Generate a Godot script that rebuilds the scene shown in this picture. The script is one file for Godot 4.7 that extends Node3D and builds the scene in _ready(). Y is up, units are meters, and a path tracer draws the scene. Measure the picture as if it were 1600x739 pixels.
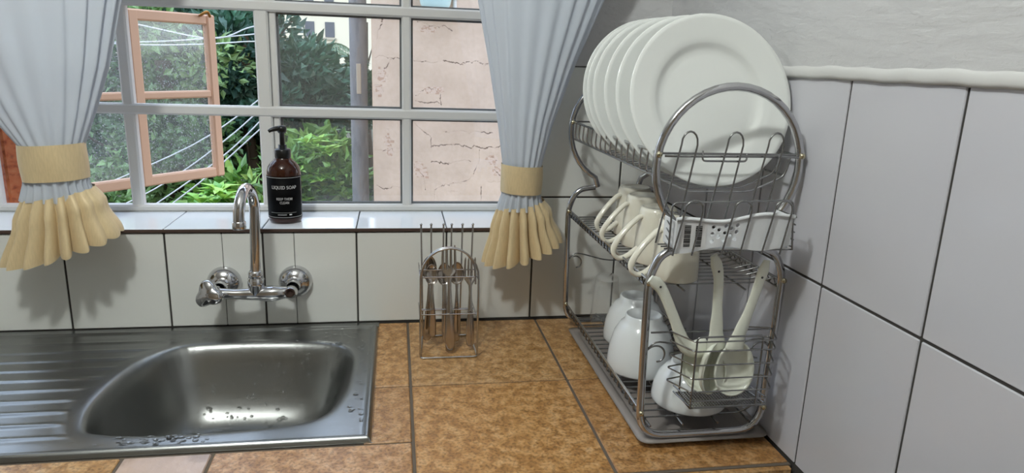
extends Node3D
# A kitchen counter under a window: sink, tap, soap, cutlery stand and a loaded dish rack.
# Worktop surface is y = 0, tiled back wall face is z = 0, tiled right wall face is x = 0.

var M := {}
var used := {}
var rng := RandomNumberGenerator.new()

# ---------------------------------------------------------------- naming and tagging
func numbered(called: String) -> String:
	if not used.has(called):
		used[called] = 0
		return called
	used[called] += 1
	return "%s_%03d" % [called, used[called]]

func tag(o: Node3D, label: String, category: String, group := "", kind := "") -> Node3D:
	o.set_meta("label", label)
	if category: o.set_meta("category", category)
	if group: o.set_meta("group", group)
	if kind: o.set_meta("kind", kind)
	return o

func thing(called: String, label: String, category: String, at := Vector3.ZERO, group := "") -> Node3D:
	var o := Node3D.new()
	o.name = numbered(called)
	add_child(o)
	o.position = at
	tag(o, label, category, group)
	return o

func structure(called: String, label: String) -> Node3D:
	var o := Node3D.new()
	o.name = called
	add_child(o)
	o.set_meta("label", label)
	o.set_meta("kind", "structure")
	return o

func put(called: String, mesh: Mesh, mat: Material, parent: Node, at := Vector3.ZERO, stuff := false) -> MeshInstance3D:
	var o := MeshInstance3D.new()
	o.name = numbered(called) if parent == self else called
	o.mesh = mesh
	o.material_override = mat
	o.position = at
	parent.add_child(o, true)
	if stuff: o.set_meta("kind", "stuff")
	return o

func dup(o: Node3D, called: String, at: Vector3, label: String) -> Node3D:
	var c: Node3D = o.duplicate()
	c.name = numbered(called)
	add_child(c)
	c.position = at
	c.set_meta("label", label)
	return c

# ---------------------------------------------------------------- mesh building
func begin() -> SurfaceTool:
	var st := SurfaceTool.new()
	st.begin(Mesh.PRIMITIVE_TRIANGLES)
	return st

func finish(st: SurfaceTool) -> ArrayMesh:
	st.index()
	st.generate_normals()
	return st.commit()

# corners given counter-clockwise seen from outside
func tri(st: SurfaceTool, a: Vector3, b: Vector3, c: Vector3):
	st.add_vertex(a); st.add_vertex(c); st.add_vertex(b)

func quad(st: SurfaceTool, a: Vector3, b: Vector3, c: Vector3, d: Vector3):
	tri(st, a, b, c); tri(st, a, c, d)

func add_box(st: SurfaceTool, lo: Vector3, hi: Vector3, bevel := 0.0, t := Transform3D.IDENTITY):
	st.set_smooth_group(-1)
	var c := (lo + hi) * 0.5
	var h := (hi - lo) * 0.5
	var b := minf(bevel, minf(h.x, minf(h.y, h.z)) * 0.9)
	for axis in 3:
		for s in [-1.0, 1.0]:
			var u := (axis + 1) % 3
			var v := (axis + 2) % 3
			var q := []
			for k in [[-1, -1], [1, -1], [1, 1], [-1, 1]]:
				var p := Vector3.ZERO
				p[axis] = s * h[axis]
				p[u] = k[0] * (h[u] - b)
				p[v] = k[1] * (h[v] - b)
				q.append(t * (c + p))
			if s > 0: quad(st, q[0], q[1], q[2], q[3])
			else: quad(st, q[3], q[2], q[1], q[0])
	if b <= 0.0: return
	for axis in 3:
		var u := (axis + 1) % 3
		var v := (axis + 2) % 3
		for su in [-1.0, 1.0]:
			for sv in [-1.0, 1.0]:
				var q := []
				for k in [[-1, 0], [1, 0], [1, 1], [-1, 1]]:
					var p := Vector3.ZERO
					p[axis] = k[0] * (h[axis] - b)
					p[u] = su * (h[u] - (b if k[1] == 1 else 0.0))
					p[v] = sv * (h[v] - (0.0 if k[1] == 1 else b))
					q.append(t * (c + p))
				if su * sv > 0: quad(st, q[3], q[2], q[1], q[0])
				else: quad(st, q[0], q[1], q[2], q[3])
	for sx in [-1.0, 1.0]:
		for sy in [-1.0, 1.0]:
			for sz in [-1.0, 1.0]:
				var s3 := Vector3(sx, sy, sz)
				var p0 := t * (c + Vector3(sx * h.x, sy * (h.y - b), sz * (h.z - b)))
				var p1 := t * (c + Vector3(sx * (h.x - b), sy * h.y, sz * (h.z - b)))
				var p2 := t * (c + Vector3(sx * (h.x - b), sy * (h.y - b), sz * h.z))
				if s3.x * s3.y * s3.z > 0: tri(st, p0, p1, p2)
				else: tri(st, p0, p2, p1)

func box(lo: Vector3, hi: Vector3, bevel := 0.0) -> ArrayMesh:
	var st := begin()
	add_box(st, lo, hi, bevel)
	return finish(st)

# joins rings of equal length into a skin; rings run counter-clockwise seen from the end they head for
func skin(st: SurfaceTool, rings: Array, closed := true, cap0 := false, cap1 := false):
	st.set_smooth_group(0)
	var n: int = rings[0].size()
	for i in rings.size() - 1:
		for j in (n if closed else n - 1):
			var k := (j + 1) % n
			quad(st, rings[i][j], rings[i][k], rings[i + 1][k], rings[i + 1][j])
	if cap0: fan(st, rings[0], true)
	if cap1: fan(st, rings[-1], false)

func fan(st: SurfaceTool, ring, flip: bool):
	st.set_smooth_group(-1)
	var c := Vector3.ZERO
	for p in ring: c += p
	c /= ring.size()
	for j in ring.size():
		var k: int = (j + 1) % ring.size()
		if flip: tri(st, c, ring[k], ring[j])
		else: tri(st, c, ring[j], ring[k])
	st.set_smooth_group(0)

# tube along points; radii may be a float or one per point; flat squeezes one side
func add_tube(st: SurfaceTool, pts: Array, radii, sides := 8, loop := false, flat := 1.0, up := Vector3.ZERO):
	var n := pts.size()
	var rings := []
	var nrm := Vector3.ZERO
	for i in n:
		var a: Vector3 = pts[(i - 1 + n) % n] if loop else pts[maxi(i - 1, 0)]
		var b: Vector3 = pts[(i + 1) % n] if loop else pts[mini(i + 1, n - 1)]
		var tan := (b - a).normalized()
		if up != Vector3.ZERO: nrm = up
		elif nrm == Vector3.ZERO: nrm = Vector3.UP if absf(tan.y) < 0.9 else Vector3.RIGHT
		nrm = (nrm - tan * nrm.dot(tan)).normalized()
		var bi := tan.cross(nrm)
		var r: float = radii if (radii is float) else radii[i]
		var ring := []
		for j in sides:
			var w := TAU * j / sides
			ring.append(pts[i] + (nrm * cos(w) * flat + bi * sin(w)) * r)
		rings.append(ring)
	if loop: rings.append(rings[0])
	skin(st, rings, true, not loop, not loop)

func tube(pts: Array, r, sides := 8, loop := false) -> ArrayMesh:
	var st := begin()
	add_tube(st, pts, r, sides, loop)
	return finish(st)

# profile of Vector2(radius, height) from bottom outside to wherever, turned about y
func add_lathe(st: SurfaceTool, prof: Array, seg := 32, t := Transform3D.IDENTITY):
	var rings := []
	for p in prof:
		var ring := []
		for j in seg:
			var w := -TAU * j / seg
			ring.append(t * Vector3(cos(w) * maxf(p.x, 1e-5), p.y, sin(w) * maxf(p.x, 1e-5)))
		rings.append(ring)
	skin(st, rings)

func lathe(prof: Array, seg := 32, t := Transform3D.IDENTITY) -> ArrayMesh:
	var st := begin()
	add_lathe(st, prof, seg, t)
	return finish(st)

# rounds the corners of a polyline
func rounded(pts: Array, r: float, steps := 5, loop := false) -> Array:
	var out := []
	var n := pts.size()
	for i in n:
		if not loop and (i == 0 or i == n - 1):
			out.append(pts[i])
			continue
		var p: Vector3 = pts[i]
		var a: Vector3 = pts[(i - 1 + n) % n]
		var b: Vector3 = pts[(i + 1) % n]
		var d := minf(r, minf(p.distance_to(a), p.distance_to(b)) * 0.48)
		var s := p + (a - p).normalized() * d
		var e := p + (b - p).normalized() * d
		for k in steps + 1:
			var f := float(k) / steps
			out.append(s.lerp(p, f).lerp(p.lerp(e, f), f))
	return out

func smooth_path(pts: Array, steps := 6) -> Array:
	var out := []
	for i in pts.size() - 1:
		var p0: Vector3 = pts[maxi(i - 1, 0)]
		var p3: Vector3 = pts[mini(i + 2, pts.size() - 1)]
		for k in steps:
			out.append(pts[i].cubic_interpolate(pts[i + 1], p0, p3, float(k) / steps))
	out.append(pts[-1])
	return out

func lerp_table(table: Array, y: float, eased := true) -> Array:   # rows [key, a, b, ...] with falling or rising key
	for i in table.size() - 1:
		var k0: float = table[i][0]
		var k1: float = table[i + 1][0]
		if (y - k0) * (y - k1) <= 0.0:
			var f := (y - k0) / (k1 - k0)
			if eased: f = f * f * (3.0 - 2.0 * f)
			var out := []
			for j in range(1, table[i].size()): out.append(lerpf(table[i][j], table[i + 1][j], f))
			return out
	return (table[0] if absf(y - table[0][0]) < absf(y - table[-1][0]) else table[-1]).slice(1)

# ---------------------------------------------------------------- materials
func mat(called: String, c: Color, rough := 0.5, metal := 0.0) -> StandardMaterial3D:
	var m := StandardMaterial3D.new()
	m.resource_name = called
	m.albedo_color = c
	m.roughness = rough
	m.metallic = metal
	M[called] = m
	return m

func noise_tex(freq: float, ramp: Array, size := 256, kind := FastNoiseLite.TYPE_SIMPLEX_SMOOTH, octaves := 4, bump := 0.0, sd := 1, warp := 0.0) -> NoiseTexture2D:
	var n := FastNoiseLite.new()
	n.noise_type = kind
	n.seed = sd
	n.frequency = freq
	n.fractal_octaves = octaves
	if warp > 0.0:
		n.domain_warp_enabled = true
		n.domain_warp_amplitude = warp
		n.domain_warp_frequency = freq * 1.5
	var t := NoiseTexture2D.new()
	t.width = size; t.height = size
	t.seamless = true
	t.noise = n
	if bump > 0.0:
		t.as_normal_map = true
		t.bump_strength = bump
	elif ramp.size():
		var g := Gradient.new()
		var off := PackedFloat32Array()
		var col := PackedColorArray()
		for r in ramp: off.append(r[0]); col.append(r[1])
		g.offsets = off; g.colors = col
		t.color_ramp = g
	return t

func grey(v: float) -> Color: return Color(v, v, v)

func tri_uv(m: StandardMaterial3D, s: Vector3, world := true):
	m.uv1_triplanar = true
	m.uv1_world_triplanar = world
	m.uv1_scale = s

func make_materials():
	var m: StandardMaterial3D
	var wavy := noise_tex(0.012, [], 256, FastNoiseLite.TYPE_SIMPLEX_SMOOTH, 2, 2.0, 5)
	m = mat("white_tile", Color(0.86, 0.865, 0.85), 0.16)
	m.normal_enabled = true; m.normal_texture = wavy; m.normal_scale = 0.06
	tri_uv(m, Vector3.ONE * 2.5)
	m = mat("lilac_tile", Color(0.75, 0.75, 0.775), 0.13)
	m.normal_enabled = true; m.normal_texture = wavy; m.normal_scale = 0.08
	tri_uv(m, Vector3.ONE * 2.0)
	mat("grout", Color(0.23, 0.22, 0.21), 0.95)
	m = mat("hairline_grout", Color(0.45, 0.44, 0.41), 0.95)
	m = mat("plaster", Color(0.75, 0.75, 0.755), 0.75)
	m.normal_enabled = true; m.normal_texture = noise_tex(0.02, [], 512, FastNoiseLite.TYPE_SIMPLEX_SMOOTH, 5, 5.0, 9, 20.0); m.normal_scale = 0.6
	tri_uv(m, Vector3(2.2, 5.0, 1.4))
	mat("beige_paint", Color(0.62, 0.57, 0.5), 0.7)
	mat("white_paint", Color(0.86, 0.86, 0.85), 0.6)
	m = mat("ledge_paint", Color(0.79, 0.79, 0.785), 0.7)
	mat("sill_edge", Color(0.27, 0.2, 0.17), 0.7)
	m = mat("sill_tile", Color(0.88, 0.9, 0.92), 0.1)
	# mottled terracotta worktop tiles
	var mott := [[0.0, Color(0.57, 0.415, 0.24)], [0.33, Color(0.665, 0.495, 0.3)], [0.5, Color(0.725, 0.56, 0.36)], [0.68, Color(0.765, 0.605, 0.415)], [1.0, Color(0.81, 0.68, 0.52)]]
	var mt := noise_tex(0.024, mott, 512, FastNoiseLite.TYPE_SIMPLEX, 6, 0.0, 3, 30.0)
	var fine := noise_tex(0.09, [[0.0, grey(0.68)], [0.38, grey(0.9)], [0.6, grey(1.0)], [1.0, grey(0.97)]], 512, FastNoiseLite.TYPE_SIMPLEX, 5, 0.0, 8, 8.0)
	var rel := noise_tex(0.03, [], 512, FastNoiseLite.TYPE_SIMPLEX, 5, 3.0, 12, 18.0)
	for k in 4:
		m = mat("terracotta_%d" % k, [Color(1, 1, 1), Color(0.96, 0.93, 0.9), Color(1.0, 0.97, 0.92), Color(1.0, 0.98, 1.0)][k], 0.34)
		m.albedo_texture = mt
		m.detail_enabled = true
		m.detail_albedo = fine
		m.detail_blend_mode = BaseMaterial3D.BLEND_MODE_MUL
		m.normal_enabled = true; m.normal_texture = rel; m.normal_scale = 0.22
		tri_uv(m, Vector3.ONE * 2.6)
		m.uv1_offset = Vector3(0.31, 0.17, 0.43) * k
	m = mat("pale_terracotta", Color(0.76, 0.66, 0.6), 0.26)
	m.albedo_texture = noise_tex(0.015, [[0.0, grey(0.78)], [0.5, grey(0.95)], [1.0, grey(1.0)]], 256, FastNoiseLite.TYPE_SIMPLEX, 5, 0.0, 4, 20.0)
	m.normal_enabled = true; m.normal_texture = rel; m.normal_scale = 0.2
	tri_uv(m, Vector3.ONE * 2.6)
	mat("counter_body", Color(0.16, 0.13, 0.11), 0.9)
	mat("counter_grout", Color(0.38, 0.34, 0.3), 0.95)
	# metals
	m = mat("stainless", Color(0.56, 0.565, 0.56), 0.3, 1.0)
	m.roughness_texture = noise_tex(0.02, [[0.0, grey(0.27)], [1.0, grey(0.34)]], 256, FastNoiseLite.TYPE_SIMPLEX, 4, 0.0, 21)
	m.roughness = 1.0
	tri_uv(m, Vector3(2.0, 12.0, 30.0))
	m = mat("basin_steel", Color(0.62, 0.62, 0.59), 0.34, 1.0)
	m.roughness_texture = noise_tex(0.02, [[0.0, grey(0.28)], [1.0, grey(0.42)]], 256, FastNoiseLite.TYPE_SIMPLEX, 4, 0.0, 22)
	m.roughness = 1.0
	tri_uv(m, Vector3(6.0, 6.0, 6.0))
	mat("chrome", Color(0.8, 0.8, 0.81), 0.08, 1.0)
	mat("rack_chrome", Color(0.76, 0.76, 0.77), 0.11, 1.0)
	mat("wire", Color(0.58, 0.58, 0.58), 0.22, 1.0)
	mat("cutlery_steel", Color(0.74, 0.71, 0.68), 0.16, 1.0)
	mat("rust", Color(0.2, 0.13, 0.1), 0.8, 0.2)
	mat("screw", Color(0.75, 0.72, 0.62), 0.2, 1.0)
	# crockery
	m = mat("porcelain", Color(0.87, 0.88, 0.87), 0.09)
	m = mat("mug_glaze", Color(0.87, 0.855, 0.8), 0.12)
	m = mat("bowl_glaze", Color(0.86, 0.875, 0.88), 0.1)
	m = mat("melamine", Color(0.88, 0.89, 0.84), 0.2)
	m = mat("white_plastic", Color(0.86, 0.87, 0.88), 0.35)
	mat("print_black", Color(0.03, 0.03, 0.03), 0.6)
	mat("hole_dark", Color(0.2, 0.2, 0.2), 0.8)
	m = mat("tray_plastic", Color(0.63, 0.6, 0.58, 0.75), 0.35)
	m.transparency = BaseMaterial3D.TRANSPARENCY_ALPHA
	m = mat("clear_glass", Color(0.95, 0.97, 0.97, 0.06), 0.03)
	m.transparency = BaseMaterial3D.TRANSPARENCY_ALPHA
	# window
	m = mat("window_paint", Color(0.8, 0.795, 0.785), 0.45)
	m = mat("casement_paint", Color(0.83, 0.66, 0.54), 0.55)
	m = mat("rusty_paint", Color(0.72, 0.45, 0.3), 0.8)
	m.albedo_texture = noise_tex(0.03, [[0.0, Color(0.5, 0.3, 0.2)], [0.35, Color(0.95, 0.8, 0.7)], [1.0, grey(1.0)]], 256, FastNoiseLite.TYPE_SIMPLEX, 5, 0.0, 31)
	tri_uv(m, Vector3.ONE * 5.0)
	m = mat("putty", Color(0.2, 0.21, 0.23), 0.8)
	m = mat("pane_glass", Color(0.9, 0.94, 0.95, 0.05), 0.02)
	m.transparency = BaseMaterial3D.TRANSPARENCY_ALPHA
	m = mat("brass", Color(0.6, 0.42, 0.2), 0.4, 0.8)
	# dried rain spots on the casement panes: pale specks with clear glass between
	var im := Image.create(512, 512, false, Image.FORMAT_RGBA8)
	im.fill(Color(0.8, 0.82, 0.83, 0.04))
	for i in 1500:
		var x := rng.randi_range(0, 505)
		var y := rng.randi_range(0, 505)
		var s := rng.randi_range(2, 7)
		var a := rng.randf_range(0.2, 0.6)
		im.fill_rect(Rect2i(x, y, s, s + (rng.randi_range(0, 3) if i % 4 == 0 else 0)), Color(0.86, 0.87, 0.87, a))
	for i in 60:
		var x := rng.randi_range(0, 508)
		var y := rng.randi_range(0, 440)
		im.fill_rect(Rect2i(x, y, 2, rng.randi_range(15, 70)), Color(0.85, 0.86, 0.86, 0.2))
	m = mat("dirty_glass", Color(1, 1, 1, 1), 0.4)
	m.albedo_texture = ImageTexture.create_from_image(im)
	m.transparency = BaseMaterial3D.TRANSPARENCY_ALPHA
	# curtains
	m = mat("sheer", Color(0.8, 0.83, 0.87, 0.86), 0.9)
	m.transparency = BaseMaterial3D.TRANSPARENCY_ALPHA
	m.backlight_enabled = true
	m.backlight = Color(0.5, 0.5, 0.52)
	m = mat("gold_satin", Color(0.87, 0.785, 0.62), 0.38, 0.15)
	m.rim_enabled = true; m.rim = 0.5; m.rim_tint = 0.4
	m.albedo_texture = noise_tex(0.05, [[0.0, grey(0.93)], [1.0, grey(1.0)]], 256, FastNoiseLite.TYPE_SIMPLEX, 3, 0.0, 41)
	tri_uv(m, Vector3(20, 3, 20))
	mat("pale_satin", Color(0.83, 0.69, 0.52), 0.5, 0.1)
	# soap bottle
	m = mat("amber", Color(0.19, 0.075, 0.025), 0.1)
	mat("pump_black", Color(0.022, 0.022, 0.024), 0.3)
	m = mat("label_black", Color(0.02, 0.02, 0.023), 0.6)
	m.metallic_specular = 0.2
	mat("label_white", Color(0.85, 0.85, 0.85), 0.6)
	# water
	m = mat("water", Color(1, 1, 1, 0.0), 0.02)
	m.refraction_enabled = true
	m.refraction_scale = 0.033
	# outside
	for k in 3:
		m = mat("leaf_%d" % k, Color.WHITE, [0.5, 0.45, 0.6][k])
		m.vertex_color_use_as_albedo = true
		m.backlight_enabled = true
		m.backlight = Color(0.3, 0.34, 0.2)
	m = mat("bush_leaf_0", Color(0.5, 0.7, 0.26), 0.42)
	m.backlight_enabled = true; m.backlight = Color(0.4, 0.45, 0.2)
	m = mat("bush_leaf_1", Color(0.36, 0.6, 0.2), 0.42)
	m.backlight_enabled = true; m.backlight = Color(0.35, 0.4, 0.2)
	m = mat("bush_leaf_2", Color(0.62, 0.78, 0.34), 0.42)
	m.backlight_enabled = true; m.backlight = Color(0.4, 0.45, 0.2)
	mat("bark", Color(0.3, 0.25, 0.2), 0.9)
	mat("palm_bark", Color(0.4, 0.28, 0.19), 0.9)
	m = mat("pole_grey", Color(0.5, 0.49, 0.5), 0.8)
	m.albedo_texture = noise_tex(0.02, [[0.0, grey(0.75)], [0.6, grey(1.0)], [1.0, Color(1.0, 0.95, 0.88)]], 256, FastNoiseLite.TYPE_SIMPLEX, 5, 0.0, 51)
	tri_uv(m, Vector3(4, 0.8, 4))
	mat("flaked_paint", Color(0.72, 0.66, 0.58), 0.9)
	mat("line_white", Color(0.85, 0.86, 0.87), 0.6)
	mat("far_cream", Color(0.86, 0.82, 0.72), 0.9)
	mat("far_window", Color(0.3, 0.31, 0.34), 0.5)
	mat("far_trim", Color(0.7, 0.66, 0.58), 0.9)
	mat("soil", Color(0.25, 0.24, 0.16), 0.95)
	mat("basin_cyan", Color(0.78, 0.9, 0.9), 0.35)
	mat("pipe_white", Color(0.85, 0.84, 0.82), 0.5)
	m = mat("floor_tile", Color(0.62, 0.55, 0.48), 0.4)
	mat("cabinet", Color(0.5, 0.42, 0.35), 0.5)
	m = mat("globe", Color(0.95, 0.95, 0.92), 0.5)
	m.emission_enabled = true
	m.emission = Color(1.0, 0.96, 0.88)
	m.emission_energy_multiplier = 3.0
	peach_material()

# painted plaster of the neighbour's wall: peach, with cracks and flaked patches at their real places
func peach_material():
	var n := 1024
	var w := 1.3                                   # metres covered
	var org := Vector2(-0.78, 1.0)                 # left, top of the texture on the wall
	var fn := FastNoiseLite.new()
	fn.seed = 77
	fn.frequency = 0.006
	fn.fractal_octaves = 5
	var col := Image.create(n, n, false, Image.FORMAT_RGB8)
	var hgt := Image.create(n, n, false, Image.FORMAT_R8)
	for y in n:
		for x in n:
			var v := fn.get_noise_2d(x, y)
			var d := fn.get_noise_2d(x * 7.0, y * 7.0)
			var c := Color(0.84 + 0.06 * v + 0.02 * d, 0.73 + 0.06 * v + 0.025 * d, 0.64 + 0.06 * v + 0.03 * d)
			col.set_pixel(x, y, c)
			hgt.set_pixel(x, y, grey(clampf(0.7 + 0.12 * v + 0.1 * d, 0, 1)))
	# patches where the skin has come off: u, v in pixels of the photograph's frame turned into wall metres
	var to_px := func(u: float, v: float) -> Vector2:
		var p := Vector2(-0.7033 + (u - 585.0) * 0.00301, 0.3246 - (v - 180.0) * 0.00302 + (u - 585.0) * 0.000064)
		return Vector2((p.x - org.x) / w * n, (org.y - p.y) / w * n)
	var patches := [[602, 218, 4, 9], [606, 235, 3, 5], [676, 140, 14, 5], [655, 268, 9, 10], [650, 258, 6, 6], [770, 250, 8, 8], [664, 50, 10, 4], [595, 118, 5, 10], [590, 140, 4, 8], [775, 268, 6, 6]]
	for q in patches:
		for i in 90:
			var o: Vector2 = to_px.call(q[0] + rng.randfn() * q[2] * 0.45, q[1] + rng.randfn() * q[3] * 0.45)
			var r := rng.randi_range(3, 9)
			var rect := Rect2i(int(o.x), int(o.y), r + rng.randi_range(0, 6), r)
			col.fill_rect(rect, Color(0.85, 0.74, 0.66) if i % 3 else Color(0.76, 0.61, 0.51))
			hgt.fill_rect(rect, grey(0.5))
	var cracks := [
		[[586, 93], [612, 94], [645, 97], [664, 98], [690, 97], [720, 100], [745, 99], [790, 102]],
		[[648, 150], [658, 142], [668, 139], [686, 146], [688, 176]], [[648, 158], [688, 160]],
		[[600, 27], [598, 45], [592, 55], [590, 68]],
		[[645, 190], [660, 205], [672, 215], [671, 228]], [[672, 228], [700, 226], [740, 229], [790, 232]],
		[[672, 252], [700, 254], [735, 251]], [[749, 229], [748, 256], [741, 276], [715, 288], [690, 291], [679, 298], [678, 318]],
		[[770, 246], [778, 252], [774, 266], [784, 276]], [[584, 232], [605, 236], [628, 232]], [[586, 290], [604, 294], [628, 291]],
		[[690, 205], [725, 206], [770, 208]], [[753, 290], [754, 322]], [[764, 286], [790, 284]], [[650, 40], [668, 46], [690, 44], [703, 52]],
		[[600, 110], [612, 96]], [[700, 300], [720, 303]], [[648, 262], [660, 275], [664, 300]],
	]
	for line in cracks:
		for i in line.size() - 1:
			var a: Vector2 = to_px.call(line[i][0], line[i][1])
			var b: Vector2 = to_px.call(line[i + 1][0], line[i + 1][1])
			var steps := int(a.distance_to(b) / 1.5) + 1
			var off := 0.0
			var wid := rng.randf_range(1.2, 2.6)
			for k in steps:
				off = off * 0.93 + rng.randf_range(-2.2, 2.2)
				wid = clampf(wid + rng.randf_range(-0.5, 0.5), 0.42, 3.2)
				if wid < 0.45: continue
				var p := a.lerp(b, float(k) / steps) + Vector2(off * 0.4, off)
				var r := Rect2i(int(p.x), int(p.y), maxi(1, int(wid)), maxi(1, int(wid)))
				col.fill_rect(r, Color(0.43, 0.32, 0.26) if wid > 2.0 else Color(0.6, 0.47, 0.39))
				hgt.fill_rect(r, grey(0.15))
	var m := mat("peach_wall", Color.WHITE, 0.9)
	m.albedo_texture = ImageTexture.create_from_image(col)
	m.heightmap_enabled = true
	m.heightmap_texture = ImageTexture.create_from_image(hgt)
	m.heightmap_scale = 0.3
	mat("peach_plain", Color(0.83, 0.7, 0.6), 0.9)

# ---------------------------------------------------------------- ready
const WIN_L := -1.8
const WIN_R := -0.3
const WIN_B := 0.224
const WIN_T := 0.935
const Y_MID := 0.2938
const Y_TOP := 0.5855

func _ready():
	rng.seed = 20240611
	var cam := Camera3D.new()
	cam.name = "camera"
	add_child(cam)
	cam.position = Vector3(-0.6078, 0.59616, 1.52862)
	cam.basis = Basis.from_euler(Vector3(-0.249093, -0.170693, 0.0350224), EULER_ORDER_YXZ)
	cam.fov = 37.63
	cam.near = 0.02
	cam.far = 200.0
	cam.current = true

	var env := Environment.new()
	env.background_mode = Environment.BG_SKY
	env.tonemap_mode = Environment.TONE_MAPPER_LINEAR
	env.tonemap_exposure = 1.0
	env.sdfgi_enabled = true
	env.ssao_enabled = true
	env.ssil_enabled = true
	var sm := ProceduralSkyMaterial.new()
	sm.sky_top_color = Color(0.78, 0.86, 0.97)
	sm.sky_horizon_color = Color(0.93, 0.95, 0.97)
	sm.ground_bottom_color = Color(0.3, 0.3, 0.26)
	sm.ground_horizon_color = Color(0.6, 0.6, 0.56)
	sm.sky_energy_multiplier = 1.0
	sm.ground_energy_multiplier = 1.0
	var sky := Sky.new()
	sky.sky_material = sm
	env.sky = sky
	env.background_energy_multiplier = 4.3
	var we := WorldEnvironment.new()
	we.name = "environment"
	we.environment = env
	add_child(we)

	make_materials()
	build_room()
	build_window()
	build_worktop()
	build_outside()
	build_curtains()
	build_sink()
	build_tap()
	build_soap()
	build_cutlery()
	build_rack()
	build_crockery()
	build_front_baskets()
	build_lamp()

# the lamp on the ceiling, above and left of the camera
func build_lamp():
	var at := Vector3(-1.05, 1.5, 1.2)
	var t := thing("ceiling_lamp", "round white globe lamp hanging under the kitchen ceiling", "lamp", at)
	put("globe", lathe([Vector2(0, -0.075), Vector2(0.045, -0.06), Vector2(0.07, -0.025), Vector2(0.075, 0.0), Vector2(0.07, 0.03), Vector2(0.05, 0.06), Vector2(0.03, 0.07), Vector2(0, 0.07)], 24), M.globe, t)
	put("mount", lathe([Vector2(0, 0.072), Vector2(0.035, 0.072), Vector2(0.05, 0.2), Vector2(0, 0.2)], 24), M.white_paint, t)
	var l := OmniLight3D.new()
	l.name = "lamp_light"
	l.light_color = Color(0.98, 1.0, 0.985)
	l.light_energy = 1.12
	l.light_size = 0.06
	l.omni_range = 12.0
	l.omni_attenuation = 2.0
	l.shadow_enabled = true
	add_child(l)
	l.position = at

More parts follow.
